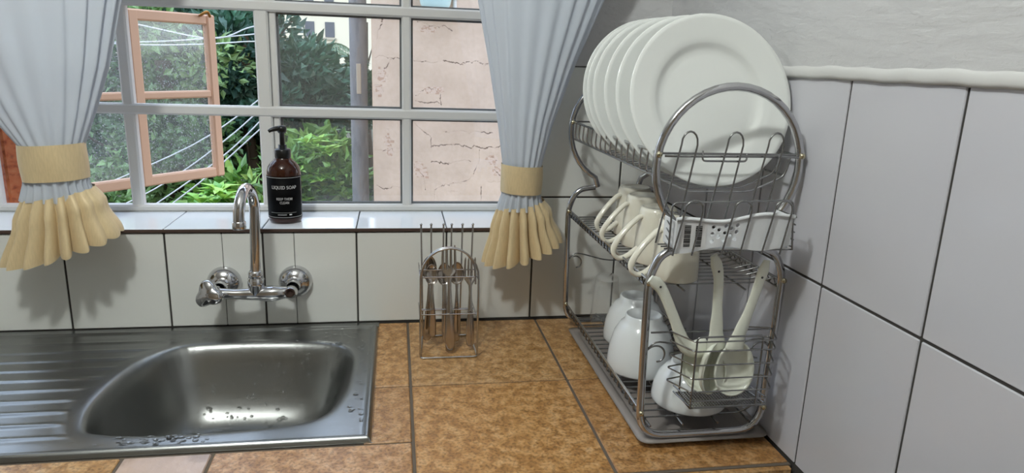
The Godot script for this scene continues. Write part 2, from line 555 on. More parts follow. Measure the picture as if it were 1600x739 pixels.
# ---------------------------------------------------------------- room
func build_room():
	var b := structure("wall_back", "white tiled wall with the window, behind the worktop")
	put("masonry", box(Vector3(-3.2, -0.9, -0.2), Vector3(0.25, WIN_B - 0.008, -0.006)), M.white_paint, b)
	put("masonry", box(Vector3(-3.2, WIN_T, -0.2), Vector3(0.25, 1.9, 0.0)), M.plaster, b)
	put("masonry", box(Vector3(-3.2, WIN_B - 0.008, -0.2), Vector3(WIN_L, WIN_T, -0.006)), M.plaster, b)
	put("masonry", box(Vector3(WIN_R, WIN_B - 0.008, -0.2), Vector3(0.25, WIN_T, -0.006)), M.plaster, b)
	put("plaster_face", box(Vector3(WIN_R, Y_TOP + 0.002, -0.0062), Vector3(0.0, WIN_T, 0.002), 0.002), M.plaster, b)
	put("grout_bed", box(Vector3(-2.2, -0.02, -0.0062), Vector3(0.0, WIN_B - 0.008, -0.0022)), M.grout, b)
	put("grout_bed", box(Vector3(WIN_R, WIN_B - 0.008, -0.0062), Vector3(0.0, Y_TOP + 0.002, -0.0022)), M.grout, b)
	var j := 0.002
	var edges := []
	for i in 11: edges.append(-0.095 - 0.2 * i)
	var lo := 0.0
	for e in edges:                                   # lower row; the tiles behind the tap are cut in two
		var cuts := [e, lo]
		if e < -0.89 and e > -0.9: cuts = [e, -0.829, lo]
		if e < -1.09 and e > -1.1: cuts = [e, -0.979, lo]
		for k in cuts.size() - 1:
			var ja := j if k == 0 else 0.0006
			var jb := j if k == cuts.size() - 2 else 0.0006
			var top := Y_MID - j if cuts[k] > WIN_R - 0.02 else WIN_B - 0.0085
			if cuts[k] > WIN_R - 0.02 or true:
				put("tile", box(Vector3(cuts[k] + ja, 0.003, -0.006), Vector3(cuts[k + 1] - (jb if lo < 0 else 0.001), top, 0.0), 0.0012), M.white_tile, b)
		lo = e
	lo = 0.0
	for e in [-0.095, -0.295]:
		put("tile", box(Vector3(e + j, Y_MID + j, -0.006), Vector3(lo - (j if lo < 0 else 0.001), Y_TOP, 0.0), 0.0012), M.white_tile, b)
		lo = e
	var r := structure("wall_right", "tiled right wall with rough white plaster above")
	put("masonry", box(Vector3(0.006, -0.9, -0.2), Vector3(0.25, 1.9, 3.2)), M.plaster, r)
	put("plaster_face", box(Vector3(-0.004, Y_TOP + 0.014, 0.0), Vector3(0.0062, 1.75, 3.0), 0.002), M.plaster, r)
	put("grout_bed", box(Vector3(0.0022, -0.02, 0.0), Vector3(0.0062, Y_TOP + 0.002, 1.7)), M.grout, r)
	var st := begin()                                 # the uneven lip where plaster meets tile
	var rings := []
	for i in 90:
		var z := 0.002 + i * 0.02
		var w := 0.0012 * sin(i * 1.7) + 0.001 * sin(i * 0.63 + 1.0)
		var ring := []
		for q in [[0.004, Y_TOP - 0.001], [-0.004, Y_TOP - 0.001 + w * 0.6], [-0.0065, Y_TOP + 0.004 + w * 0.6], [-0.006, Y_TOP + 0.012 + w * 0.6], [-0.003, Y_TOP + 0.019 + w], [0.004, Y_TOP + 0.021]]:
			ring.append(Vector3(q[0], q[1], z))
		ring.reverse()
		rings.append(ring)
	skin(st, rings, true, true, true)
	put("plaster_lip", finish(st), M.ledge_paint, r)
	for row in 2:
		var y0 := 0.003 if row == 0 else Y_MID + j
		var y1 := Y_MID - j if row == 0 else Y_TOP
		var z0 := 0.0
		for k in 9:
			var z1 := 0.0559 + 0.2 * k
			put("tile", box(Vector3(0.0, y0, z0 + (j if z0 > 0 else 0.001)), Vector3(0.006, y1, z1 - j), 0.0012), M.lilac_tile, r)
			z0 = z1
	var wl := structure("wall_left", "plain white wall on the left of the kitchen")
	put("masonry", box(Vector3(-3.4, -0.9, -0.2), Vector3(-3.2, 1.9, 3.2)), M.white_paint, wl)
	var wf := structure("wall_front", "plain beige wall behind the viewer")
	put("masonry", box(Vector3(-3.4, -0.9, 3.0), Vector3(0.25, 1.9, 3.2)), M.beige_paint, wf)
	var ce := structure("ceiling", "plain white kitchen ceiling")
	put("slab", box(Vector3(-3.4, 1.7, -0.2), Vector3(0.25, 1.9, 3.2)), M.white_paint, ce)
	var fl := structure("floor", "tiled kitchen floor below the worktop")
	put("slab", box(Vector3(-3.4, -1.05, -0.2), Vector3(0.25, -0.9, 3.2)), M.floor_tile, fl)

# ---------------------------------------------------------------- window
func bar(parent: Node, called: String, lo: Vector3, hi: Vector3, m: Material, bev := 0.004):
	put(called, box(lo, hi, bev), m, parent)

func build_window():
	var sill := structure("trim_1", "glossy white tiled window sill with dark front edge")
	put("sill_bed", box(Vector3(WIN_L, WIN_B - 0.012, -0.198), Vector3(WIN_R, WIN_B - 0.0062, 0.0)), M.grout, sill)
	put("sill_edge", box(Vector3(WIN_L, WIN_B - 0.0085, -0.004), Vector3(WIN_R, WIN_B - 0.0008, 0.0035), 0.001), M.sill_edge, sill)
	var lo := WIN_R
	for e in [-0.495, -0.695, -0.895, -1.095, -1.295, -1.495, -1.695, WIN_L]:
		put("sill_tile", box(Vector3(e + 0.0012, WIN_B - 0.0065, -0.196), Vector3(lo - 0.0012, WIN_B, 0.0025), 0.001), M.sill_tile, sill)
		lo = e
	var w := structure("window_1", "grey painted steel window with one casement standing open")
	var z0 := -0.196
	var z1 := -0.172
	for x in [[-1.2, 0.0125], [-0.905, 0.0155], [-0.581, 0.011]]:
		bar(w, "mullion", Vector3(x[0] - x[1], WIN_B, z0), Vector3(x[0] + x[1], WIN_T, z1), M.window_paint)
	bar(w, "mullion", Vector3(-1.515, WIN_B, z0), Vector3(-1.485, WIN_T, z1), M.window_paint)
	bar(w, "frame", Vector3(WIN_R - 0.03, WIN_B, z0), Vector3(WIN_R, WIN_T, z1), M.window_paint)
	bar(w, "frame", Vector3(WIN_L, WIN_B, z0), Vector3(WIN_L + 0.03, WIN_T, z1), M.window_paint)
	bar(w, "frame", Vector3(WIN_L, WIN_B, z0 - 0.002), Vector3(WIN_R, WIN_B + 0.016, z1 + 0.004), M.window_paint)
	bar(w, "frame", Vector3(WIN_L, WIN_T - 0.03, z0 - 0.002), Vector3(WIN_R, WIN_T, z1 + 0.002), M.window_paint)
	for y in [0.4605, 0.6945]:
		bar(w, "glazing_bar", Vector3(WIN_L, y - 0.0118, z0 + 0.003), Vector3(WIN_R, y + 0.0118, z1 + 0.003), M.window_paint)
	# inner sash frame to the right of the wide mullion
	bar(w, "sash_frame", Vector3(-0.888, WIN_B + 0.016, z0 - 0.012), Vector3(-0.874, WIN_T - 0.03, z1 - 0.006), M.window_paint, 0.002)
	# fixed panes with their dark line of putty
	var xs := [[-0.874, -0.592], [-0.57, WIN_R - 0.03]]
	var ys := [[WIN_B + 0.016, 0.4487], [0.4723, 0.6827], [0.7063, WIN_T - 0.03]]
	for x in xs:
		for y in ys:
			put("pane", box(Vector3(x[0], y[0], -0.189), Vector3(x[1], y[1], -0.1885)), M.pane_glass, w)
			var p := Vector3(x[0], y[0], -0.196)
			var q := Vector3(x[1], y[1], -0.19)
			var g := 0.0045
			var st := begin()
			add_box(st, p, Vector3(q.x, p.y + g, q.z)); add_box(st, Vector3(p.x, q.y - g, p.z), q)
			add_box(st, Vector3(p.x, p.y + g, p.z), Vector3(p.x + g, q.y - g, q.z)); add_box(st, Vector3(q.x - g, p.y + g, p.z), Vector3(q.x, q.y - g, q.z))
			put("putty", finish(st), M.putty, w)
	for x in [[-1.485, -1.2125], [-1.1875, -0.9205]]:
		put("pane", box(Vector3(x[0], 0.708, -0.189), Vector3(x[1], WIN_T - 0.03, -0.1885)), M.pane_glass, w)
	for y in ys:
		put("pane", box(Vector3(WIN_L + 0.03, y[0], -0.189), Vector3(-1.515, y[1], -0.1885)), M.pane_glass, w)
	# the open casement, hinged at the left, swung outwards
	var c := Node3D.new()
	c.name = "casement"
	w.add_child(c)
	c.position = Vector3(-1.487, 0.0, -0.2)
	c.rotation.y = deg_to_rad(50.5)
	c.set_meta("label", "peach painted casement standing open outside")
	var L := 0.578
	var y0 := 0.232
	var y1 := 0.69
	var d := 0.013
	bar(c, "stile", Vector3(0.0, y0, -d), Vector3(0.036, y1, d), M.rusty_paint)
	bar(c, "stile", Vector3(L - 0.026, y0, -d), Vector3(L, y1, d), M.casement_paint)
	bar(c, "stile", Vector3(0.322, y0, -d), Vector3(0.35, y1, d), M.casement_paint)
	bar(c, "rail", Vector3(0.036, y0, -d + 0.001), Vector3(L - 0.026, y0 + 0.027, d - 0.001), M.casement_paint)
	bar(c, "rail", Vector3(0.036, y1 - 0.028, -d + 0.001), Vector3(L - 0.026, y1, d - 0.001), M.casement_paint)
	bar(c, "rail", Vector3(0.036, 0.462, -d + 0.001), Vector3(L - 0.026, 0.482, d - 0.001), M.casement_paint)
	for x in [[0.036, 0.322], [0.35, L - 0.026]]:
		for y in [[y0 + 0.027, 0.462], [0.482, y1 - 0.028]]:
			var st := begin()
			st.set_smooth_group(-1)
			var a := Vector3(x[0], y[0], 0.0)
			var q := Vector3(x[1], y[1], 0.0)
			for v in [[a, Vector2(0, 1)], [Vector3(a.x, q.y, 0), Vector2(0, 0)], [Vector3(q.x, q.y, 0), Vector2(1, 0)], [a, Vector2(0, 1)], [Vector3(q.x, q.y, 0), Vector2(1, 0)], [Vector3(q.x, a.y, 0), Vector2(1, 1)]]:
				st.set_uv(v[1]); st.add_vertex(v[0])
			put("pane", finish(st), M.dirty_glass, c)
			put("glass", box(Vector3(a.x, a.y, -0.002), Vector3(q.x, q.y, -0.0015)), M.pane_glass, c)
	put("catch", tube(smooth_path([Vector3(0.53, y1 - 0.004, d), Vector3(0.525, y1 - 0.002, d + 0.014), Vector3(0.54, y1 + 0.006, d + 0.018), Vector3(0.553, y1 - 0.006, d + 0.012)]), 0.004), M.brass, c)

# ---------------------------------------------------------------- worktop
func build_worktop():
	var t := thing("worktop", "worktop of mottled brown terracotta tiles running under the window", "worktop")
	put("body", box(Vector3(-0.662, -0.07, 0.004), Vector3(-0.001, -0.0085, 0.648)), M.counter_body, t)
	put("body", box(Vector3(-2.0, -0.07, 0.515), Vector3(-0.662, -0.0085, 0.648)), M.counter_body, t)
	put("grout_bed", box(Vector3(-0.662, -0.0088, 0.004), Vector3(-0.001, -0.0026, 0.65)), M.counter_grout, t)
	put("grout_bed", box(Vector3(-2.0, -0.0088, 0.515), Vector3(-0.662, -0.0026, 0.65)), M.counter_grout, t)
	var j := 0.0026
	var rects := [
		[-0.283, 0.005, 0.0, 0.329, 0], [-0.283, 0.329, 0.0, 0.646, 1],
		[-0.583, 0.005, -0.283, 0.329, 0], [-0.583, 0.329, -0.283, 0.646, 2],
		[-0.662, 0.005, -0.583, 0.329, 2], [-0.662, 0.329, -0.583, 0.525, 1], [-0.662, 0.525, -0.583, 0.646, 3],
		[-0.885, 0.525, -0.662, 0.646, 3], [-1.014, 0.525, -0.885, 0.646, 4], [-1.185, 0.525, -1.014, 0.646, 0], [-1.485, 0.525, -1.185, 0.646, 2], [-1.785, 0.525, -1.485, 0.646, 1],
	]
	for r in rects:
		var m: Material = M.pale_terracotta if r[4] == 4 else M["terracotta_%d" % r[4]]
		var lo := Vector3(r[0] + j, -0.009, r[1] + j)
		var hi := Vector3(r[2] - j, 0.0, r[3] - j)
		if r[0] == -0.885: hi.x = -0.585 - 0.001     # one long front tile runs past the sink's corner
		if r[0] == -0.662 and r[4] == 3: continue
		if r[0] == -0.662: lo.x = -0.662
		put("tile", box(lo, hi, 0.0016), m, t)
	# front edge faced with a row of narrow tiles
	var x := 0.0
	while x > -1.9:
		put("edge_tile", box(Vector3(x - 0.298, -0.07, 0.648), Vector3(x - 0.003, -0.004, 0.658), 0.002), M["terracotta_%d" % (int(x * -10) % 3)], t)
		x -= 0.3
	var cab := thing("base_cabinet", "brown base cabinet under the worktop, below the edge of view", "cabinet", Vector3.ZERO)
	put("body", box(Vector3(-2.0, -0.9, 0.01), Vector3(-1.19, -0.0705, 0.6), 0.003), M.cabinet, cab)
	put("body", box(Vector3(-0.64, -0.9, 0.01), Vector3(-0.002, -0.0705, 0.6), 0.003), M.cabinet, cab)
	put("front_panel", box(Vector3(-1.188, -0.9, 0.54), Vector3(-0.642, -0.0705, 0.6), 0.003), M.cabinet, cab)

# ---------------------------------------------------------------- outside
func leaf_mesh(long: float, wide: float, fold := 0.25) -> ArrayMesh:
	var st := begin()
	st.set_smooth_group(-1)
	var a := Vector3(0, 0, 0)
	var tip := Vector3(0, long, -long * 0.18)
	var mid := Vector3(0, long * 0.5, 0)
	var l := Vector3(-wide * 0.5, long * 0.45, wide * fold)
	var r := Vector3(wide * 0.5, long * 0.45, wide * fold)
	tri(st, a, mid, l); tri(st, l, mid, tip)
	tri(st, a, r, mid); tri(st, r, tip, mid)
	return finish(st)

func foliage(parent: Node, called: String, leaf: Mesh, blobs: Array, per_blob: int, cols: Array, m: Material, droop := 0.0):
	var mm := MultiMesh.new()
	mm.transform_format = MultiMesh.TRANSFORM_3D
	mm.use_colors = true
	mm.mesh = leaf
	mm.instance_count = blobs.size() * per_blob
	var i := 0
	for b in blobs:
		var tint: Color = cols[rng.randi() % cols.size()]
		for k in per_blob:
			var d := Vector3(rng.randfn(), rng.randfn(), rng.randfn()).normalized()
			var rad: float = b[1] * pow(rng.randf(), 0.35)
			var p: Vector3 = b[0] + d * rad * Vector3(1, 0.8, 1)
			var out := (d + Vector3(rng.randfn(), rng.randfn() + 0.3 - droop, rng.randfn()) * 0.6).normalized()
			var side := out.cross(Vector3(rng.randfn(), rng.randfn(), rng.randfn())).normalized()
			var s := rng.randf_range(0.6, 1.3)
			mm.set_instance_transform(i, Transform3D(Basis(side, out, side.cross(out)) * Basis.from_scale(Vector3.ONE * s), p))
			var c := tint * rng.randf_range(0.65, 1.3)
			mm.set_instance_color(i, Color(c.r, c.g, c.b, 1))
			i += 1
	var o := MultiMeshInstance3D.new()
	o.name = called
	o.multimesh = mm
	o.material_override = m
	o.set_meta("kind", "stuff")
	parent.add_child(o, true)

func tree(called: String, label: String, at: Vector3, r: float, h: float, n_blobs: int, per: int, cols: Array, leaf: Mesh, m: Material, lean := 0.0):
	var t := thing(called, label, "tree", at, "")
	var top := Vector3(lean, h, 0)
	var st := begin()
	add_tube(st, smooth_path([Vector3(0, -0.05, 0), Vector3(lean * 0.2 + 0.05, h * 0.35, 0.03), Vector3(lean * 0.6, h * 0.7, 0), top]), 0.045 * r + 0.03, 8)
	for k in 6:
		var w := TAU * k / 6.0 + 0.4
		add_tube(st, [Vector3(lean * 0.5, h * (0.4 + 0.08 * k), 0), Vector3(lean * 0.6 + cos(w) * r * 0.4, h * (0.5 + 0.08 * k), sin(w) * r * 0.4), Vector3(lean + cos(w) * r * 0.75, h * (0.6 + 0.08 * k), sin(w) * r * 0.75)], [0.03 * r + 0.01, 0.02 * r, 0.008], 6)
	put("trunk", finish(st), M.bark, t)
	var blobs := []
	for k in n_blobs:
		var d := Vector3(rng.randfn(), rng.randfn() * 0.9, rng.randfn())
		d = d.normalized() * pow(rng.randf(), 0.45)
		blobs.append([Vector3(lean, h * 0.75, 0) + d * Vector3(r, r * 1.15, r), r * rng.randf_range(0.25, 0.42)])
	foliage(t, "foliage", leaf, blobs, per, cols, m)

func bush(label: String, at: Vector3, spread: Vector3, heads: int, leafy: Array, near: int):
	var t := thing("leafy_bush", label, "bush", at, "")
	var st := begin()
	var spots := []
	for k in heads:
		var p := Vector3(rng.randf_range(-1, 1) * spread.x, 0, rng.randf_range(-1, 1) * spread.z)
		p.y = spread.y * (1.0 - 0.2 * (p.x / spread.x) ** 2) * (1.0 - 0.32 * pow(rng.randf(), 1.3))
		spots.append(p)
		if k % 4 == 0: p.y *= 0.85; add_tube(st, smooth_path([Vector3(p.x * 0.25, -0.02, p.z * 0.25), Vector3(p.x * 0.6, p.y * 0.5, p.z * 0.6), p], 4), 0.008, 5)
	put("stem", finish(st), M.bark, t)
	spots.sort_custom(func(a, b): return a.z + a.y * 0.6 > b.z + b.y * 0.6)
	var made := 0
	var rest := []
	for i in spots.size():
		if made < near:
			for k in 8:
				var w := TAU * k / 8.0 + rng.randf()
				var up := rng.randf_range(0.15, 0.9)
				var out := Vector3(cos(w), up, sin(w)).normalized()
				var side := out.cross(Vector3.UP).normalized()
				var o := put("leaf", leafy[k % leafy.size()], M["bush_leaf_%d" % ((i + k * 2) % 3)], t)
				o.transform = Transform3D(Basis(side, out, side.cross(out)) * Basis.from_scale(Vector3.ONE * rng.randf_range(0.75, 1.25)), spots[i])
				made += 1
		else:
			rest.append([spots[i], 0.12])
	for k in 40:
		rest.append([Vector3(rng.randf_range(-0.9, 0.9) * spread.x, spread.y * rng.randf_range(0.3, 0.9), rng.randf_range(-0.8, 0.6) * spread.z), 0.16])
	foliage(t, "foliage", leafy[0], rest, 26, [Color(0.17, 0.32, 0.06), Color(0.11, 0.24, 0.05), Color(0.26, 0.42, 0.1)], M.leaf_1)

func build_outside():
	var g := structure("ground_1", "earth outside below the window")
	put("earth", box(Vector3(-40, -2.0, -70), Vector3(30, -1.6, -0.2)), M.soil, g)
	# neighbouring wall, close outside on the right
	var pw := thing("neighbour_wall", "cracked peach plastered wall close outside the window on the right", "wall", Vector3(0, -1.6, -1.8))
	var edge := -0.712
	put("masonry", box(Vector3(edge, 0.0, -3.0), Vector3(2.5, 4.5, -0.004), 0.004), M.peach_plain, pw)
	var st := begin()
	st.set_smooth_group(-1)
	var nx := 1
	var org := Vector2(-0.78, 1.0)
	var x0 := edge + 0.004
	var x1 := 0.52
	var ya := -0.3
	var yb := 1.0
	for v in [[x0, ya], [x0, yb], [x1, yb], [x0, ya], [x1, yb], [x1, ya]]:
		st.set_uv(Vector2((v[0] - org.x) / 1.3, (org.y - v[1]) / 1.3))
		st.add_vertex(Vector3(v[0], v[1] + 1.6, 0.0))
	st.generate_normals(); st.generate_tangents()
	put("cracked_plaster", st.commit(), M.peach_wall, pw)
	# pale basin and pipe on that wall near the top
	var ba := thing("basin", "pale cyan round-bottomed basin hung on the peach wall", "basin", Vector3(-0.428, 0.787, -1.735))
	put("bowl", lathe([Vector2(0, 0.0), Vector2(0.03, 0.001), Vector2(0.052, 0.012), Vector2(0.066, 0.035), Vector2(0.074, 0.07), Vector2(0.08, 0.11), Vector2(0.083, 0.112), Vector2(0.076, 0.108), Vector2(0.06, 0.04), Vector2(0.0, 0.01)], 28, Transform3D(Basis.from_scale(Vector3(1, 1, 0.75)), Vector3.ZERO)), M.basin_cyan, ba)
	var dp := thing("drain_pipe", "thin white pipe running up the peach wall beside the pale basin", "pipe", Vector3(-0.337, 0.8, -1.79))
	put("pipe", tube([Vector3(0, -0.005, 0), Vector3(0, 1.4, 0)], 0.009, 10), M.pipe_white, dp)
	put("clip", box(Vector3(-0.014, 0.05, -0.012), Vector3(0.014, 0.062, 0.012), 0.003), M.pipe_white, dp)
	# grey pole
	var po := thing("utility_pole", "weathered grey pole standing just left of the peach wall", "pole", Vector3(-0.801, -1.6, -2.4))
	put("pole", tube([Vector3(-0.004, -0.1, 0), Vector3(0, 2.0, 0), Vector3(0.006, 4.6, 0)], 0.046, 20), M.pole_grey, po)
	put("bare_patch", box(Vector3(-0.01, 1.99, 0.04), Vector3(0.014, 2.15, 0.0475), 0.004), M.flaked_paint, po)
	# clotheslines / cables
	var lines := [
		["slack white line from the top of the casement to a knot beyond it", [Vector3(-2.2, 0.8, -1.3), Vector3(-1.608, 0.6824, -1.5), Vector3(-1.328, 0.6379, -1.5), Vector3(-1.1895, 0.6826, -1.5), Vector3(-1.115, 0.705, -1.5)]],
		["upper of the two nearly level white lines crossing the casement's top panes", [Vector3(-2.2, 0.6, -1.5), Vector3(-1.6845, 0.6098, -1.5), Vector3(-1.4013, 0.6304, -1.5), Vector3(-1.115, 0.667, -1.5)]],
		["lower of the two nearly level white lines crossing the casement's top panes", [Vector3(-2.2, 0.62, -1.6), Vector3(-1.6845, 0.604, -1.6), Vector3(-1.4, 0.614, -1.6), Vector3(-1.2, 0.632, -1.57), Vector3(-1.115, 0.63, -1.51)]],
		["topmost of the four slanting white lines below the casement bar", [Vector3(-2.0, -0.05, -1.5), Vector3(-1.4335, 0.2103, -1.5), Vector3(-1.115, 0.437, -1.5)]],
		["second from the top of the four slanting white lines", [Vector3(-2.0, -0.17, -1.5), Vector3(-1.5962, 0.0259, -1.5), Vector3(-1.3, 0.2359, -1.5), Vector3(-1.115, 0.403, -1.5)]],
		["third from the top of the four slanting white lines", [Vector3(-2.0, -0.3, -1.5), Vector3(-1.6, -0.04, -1.5), Vector3(-1.3, 0.18, -1.5), Vector3(-1.115, 0.362, -1.5)]],
		["lowest of the four slanting white lines, nearest the sill", [Vector3(-2.0, -0.4, -1.5), Vector3(-1.5523, -0.0518, -1.5), Vector3(-1.3652, 0.0978, -1.5), Vector3(-1.115, 0.325, -1.5)]],
	]
	for l in lines:
		tag(put("clothesline", tube(smooth_path(l[1]), 0.0027, 6), M.line_white, self), l[0], "line", "white lines strung outside the window")
	var wp := thing("wooden_post", "brown wooden post just left of the wide mullion, holding the white lines", "post", Vector3(-1.115, -1.6, -1.51))
	put("post", tube([Vector3(0.012, -0.1, 0), Vector3(-0.004, 1.2, 0), Vector3(0.006, 1.9, 0), Vector3(0.0, 2.36, 0)], [0.03, 0.026, 0.024, 0.022], 10), M.palm_bark, wp)
	put("cap", lathe([Vector2(0.022, 2.355), Vector2(0.026, 2.36), Vector2(0.022, 2.375), Vector2(0, 2.38)], 12), M.palm_bark, wp)
	# far building
	var fb := thing("apartment_building", "cream apartment block with small windows seen far off between trees", "building", Vector3(-3.0, -1.6, -31))
	put("walls", box(Vector3(-5.5, 0, -4), Vector3(2.6, 7.5, 0.0)), M.far_cream, fb)
	put("cornice", box(Vector3(-5.6, 7.5, -4.1), Vector3(2.7, 7.8, 0.15)), M.far_trim, fb)
	for r in 4:
		for c in 6:
			var p := Vector3(-4.6 + c * 1.05 + (0.2 if c % 2 else 0.0), 1.9 + r * 1.3, 0.0)
			put("window", box(p + Vector3(-0.2, -0.32, -0.05), p + Vector3(0.2, 0.32, 0.03)), M.far_window, fb)
			put("ledge", box(p + Vector3(-0.28, -0.42, 0.0), p + Vector3(0.28, -0.34, 0.1)), M.far_trim, fb)
	# trees
	var small := leaf_mesh(0.075, 0.04)
	var mid := leaf_mesh(0.12, 0.055)
	var dark := [Color(0.03, 0.075, 0.025), Color(0.045, 0.1, 0.03), Color(0.06, 0.12, 0.04)]
	var green := [Color(0.1, 0.19, 0.065), Color(0.15, 0.27, 0.09), Color(0.2, 0.32, 0.12), Color(0.07, 0.14, 0.05)]
	var blue := [Color(0.045, 0.12, 0.075), Color(0.06, 0.15, 0.09), Color(0.035, 0.09, 0.06)]
	var greyg := [Color(0.1, 0.15, 0.09), Color(0.13, 0.18, 0.11), Color(0.08, 0.12, 0.07)]
	tree("leafy_tree", "dense mid-green tree filling the view through the open casement's lower panes", Vector3(-2.35, -1.6, -4.3), 0.85, 2.1, 34, 330, green, small, M.leaf_0)
	tree("leafy_tree", "tall bright green tree seen through the casement's upper panes", Vector3(-2.75, -1.6, -5.4), 1.1, 3.2, 36, 300, green, small, M.leaf_0)
	tree("leafy_tree", "dark broad-leaved tree between the casement and the wide mullion", Vector3(-1.85, -1.6, -4.9), 0.75, 2.6, 30, 300, blue, mid, M.leaf_1)
	tree("leafy_tree", "grey-green tree behind the soap bottle, left of the pole", Vector3(-1.38, -1.6, -5.2), 0.6, 1.62, 28, 300, greyg, small, M.leaf_2)
	tree("leafy_tree", "blue-green tree just right of the wide mullion", Vector3(-1.74, -1.6, -4.2), 0.33, 2.3, 22, 260, blue, small, M.leaf_2)
	tree("leafy_tree", "dark tree in the gap between the grey pole and the peach wall", Vector3(-0.9, -1.6, -5.6), 0.22, 2.5, 14, 300, dark, small, M.leaf_0)
	tree("leafy_tree", "dark tall tree at the back behind the open casement", Vector3(-4.6, -1.6, -8.6), 1.5, 4.0, 40, 320, dark, mid, M.leaf_1)
	tree("leafy_tree", "shadowy tree at the back behind the dark broad-leaved one", Vector3(-2.8, -1.6, -7.4), 0.85, 3.1, 40, 320, dark, mid, M.leaf_1)
	tree("leafy_tree", "dark green tree at the far left, seen beside the left curtain", Vector3(-3.7, -1.6, -4.6), 1.1, 2.6, 36, 320, dark + green, small, M.leaf_0)
	# palm
	var pa := thing("palm_tree", "palm with brown trunk and arching fronds left of the pole", "palm", Vector3(-2.0, -1.6, -9.0))
	put("trunk", tube(smooth_path([Vector3(0, -0.05, 0), Vector3(0.02, 1.0, 0), Vector3(0.1, 1.7, 0.1), Vector3(0.12, 2.0, 0.1)]), [0.1, 0.1, 0.1, 0.1, 0.1, 0.09, 0.09, 0.09, 0.08, 0.08, 0.08, 0.08, 0.08, 0.08, 0.08, 0.08, 0.08, 0.08, 0.08], 8), M.palm_bark, pa)
	var frond := palm_frond()
	for k in 11:
		var o := put("frond", frond, M.leaf_2, pa, Vector3(0.12, 2.0, 0.1))
		o.basis = Basis.from_euler(Vector3(0, TAU * k / 11.0, 0)) * Basis.from_scale(Vector3.ONE * (0.85 + 0.1 * (k % 3)))
	# bright bushes close below the window
	var lv := [leaf_mesh(0.095, 0.042, 0.2), leaf_mesh(0.11, 0.048, 0.25), leaf_mesh(0.08, 0.04, 0.15)]
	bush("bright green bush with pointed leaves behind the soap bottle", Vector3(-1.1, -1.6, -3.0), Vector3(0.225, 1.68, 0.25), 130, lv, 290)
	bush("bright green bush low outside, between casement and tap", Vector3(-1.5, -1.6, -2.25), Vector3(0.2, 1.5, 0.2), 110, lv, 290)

func palm_frond() -> ArrayMesh:
	var st := begin()
	var pts := []
	for i in 13:
		var f := i / 12.0
		pts.append(Vector3(0, 0.42 * sin(f * 2.2) - 0.25 * f * f, f * 0.85))
	st.set_color(Color(0.12, 0.16, 0.07))
	add_tube(st, pts, 0.01, 5)
	st.set_smooth_group(-1)
	for i in range(2, 13):
		for s in [-1.0, 1.0]:
			for h in 2:
				var p: Vector3 = pts[i].lerp(pts[i - 1], h * 0.5)
				var q := p + Vector3(s * 0.2 * (1.1 - i / 14.0), -0.12, 0.1)
				st.set_color(Color(0.13, 0.2, 0.1) if h else Color(0.17, 0.23, 0.13))
				tri(st, p + Vector3(0, 0, -0.018), p + Vector3(0, 0, 0.018), q)
	return finish(st)

# ---------------------------------------------------------------- curtains
# closed, fluted column of cloth; rows are [y, centre x, half width, half depth, flute depth]
func column(rows: Array, y0: float, y1: float, n_rows: int, flutes: int, z: float, sharp: float, seg := 168, wob := 0.0, from := 0.0, to := TAU) -> ArrayMesh:
	var st := begin()
	var rings := []
	for i in n_rows + 1:
		var y := lerpf(y0, y1, float(i) / n_rows)
		var v := lerp_table(rows, y, rows[0].size() > 5)
		var ring := []
		var whole := is_equal_approx(to - from, TAU)
		for j in (seg if whole else seg + 1):
			var w := from + (to - from) * j / seg
			var a := flutes * w + 0.9 * sin(2.0 * w + wob) + 0.5 * sin(3.0 * w + 1.0 + wob)
			var f := sin(a) if sharp <= 0.0 else 2.0 * pow(absf(sin(a * 0.5)), sharp) - 1.0
			var g: float = 1.0 + v[3] * (f - 1.0) * 0.5
			if v.size() > 4: g = 1.0 + v[3] * (f - 1.0) * 0.5 * clampf(0.62 - 0.75 * cos(w) + 0.5 * maxf(0.0, -sin(w)), 0.06, 1.0)
			var p := Vector3(v[0] + cos(w) * v[1] * g, y + 0.0, z - sin(w) * v[2] * g)
			if v.size() > 4: p.y += v[4] * (0.35 * cos(w) + 0.2 * sin(w)) - 0.004 * f * v[3]
			ring.append(p)
		rings.append(ring)
	if y1 < y0:
		for r in rings: r.reverse()
	for r in rings: r.reverse()
	skin(st, rings, is_equal_approx(to - from, TAU))
	return finish(st)

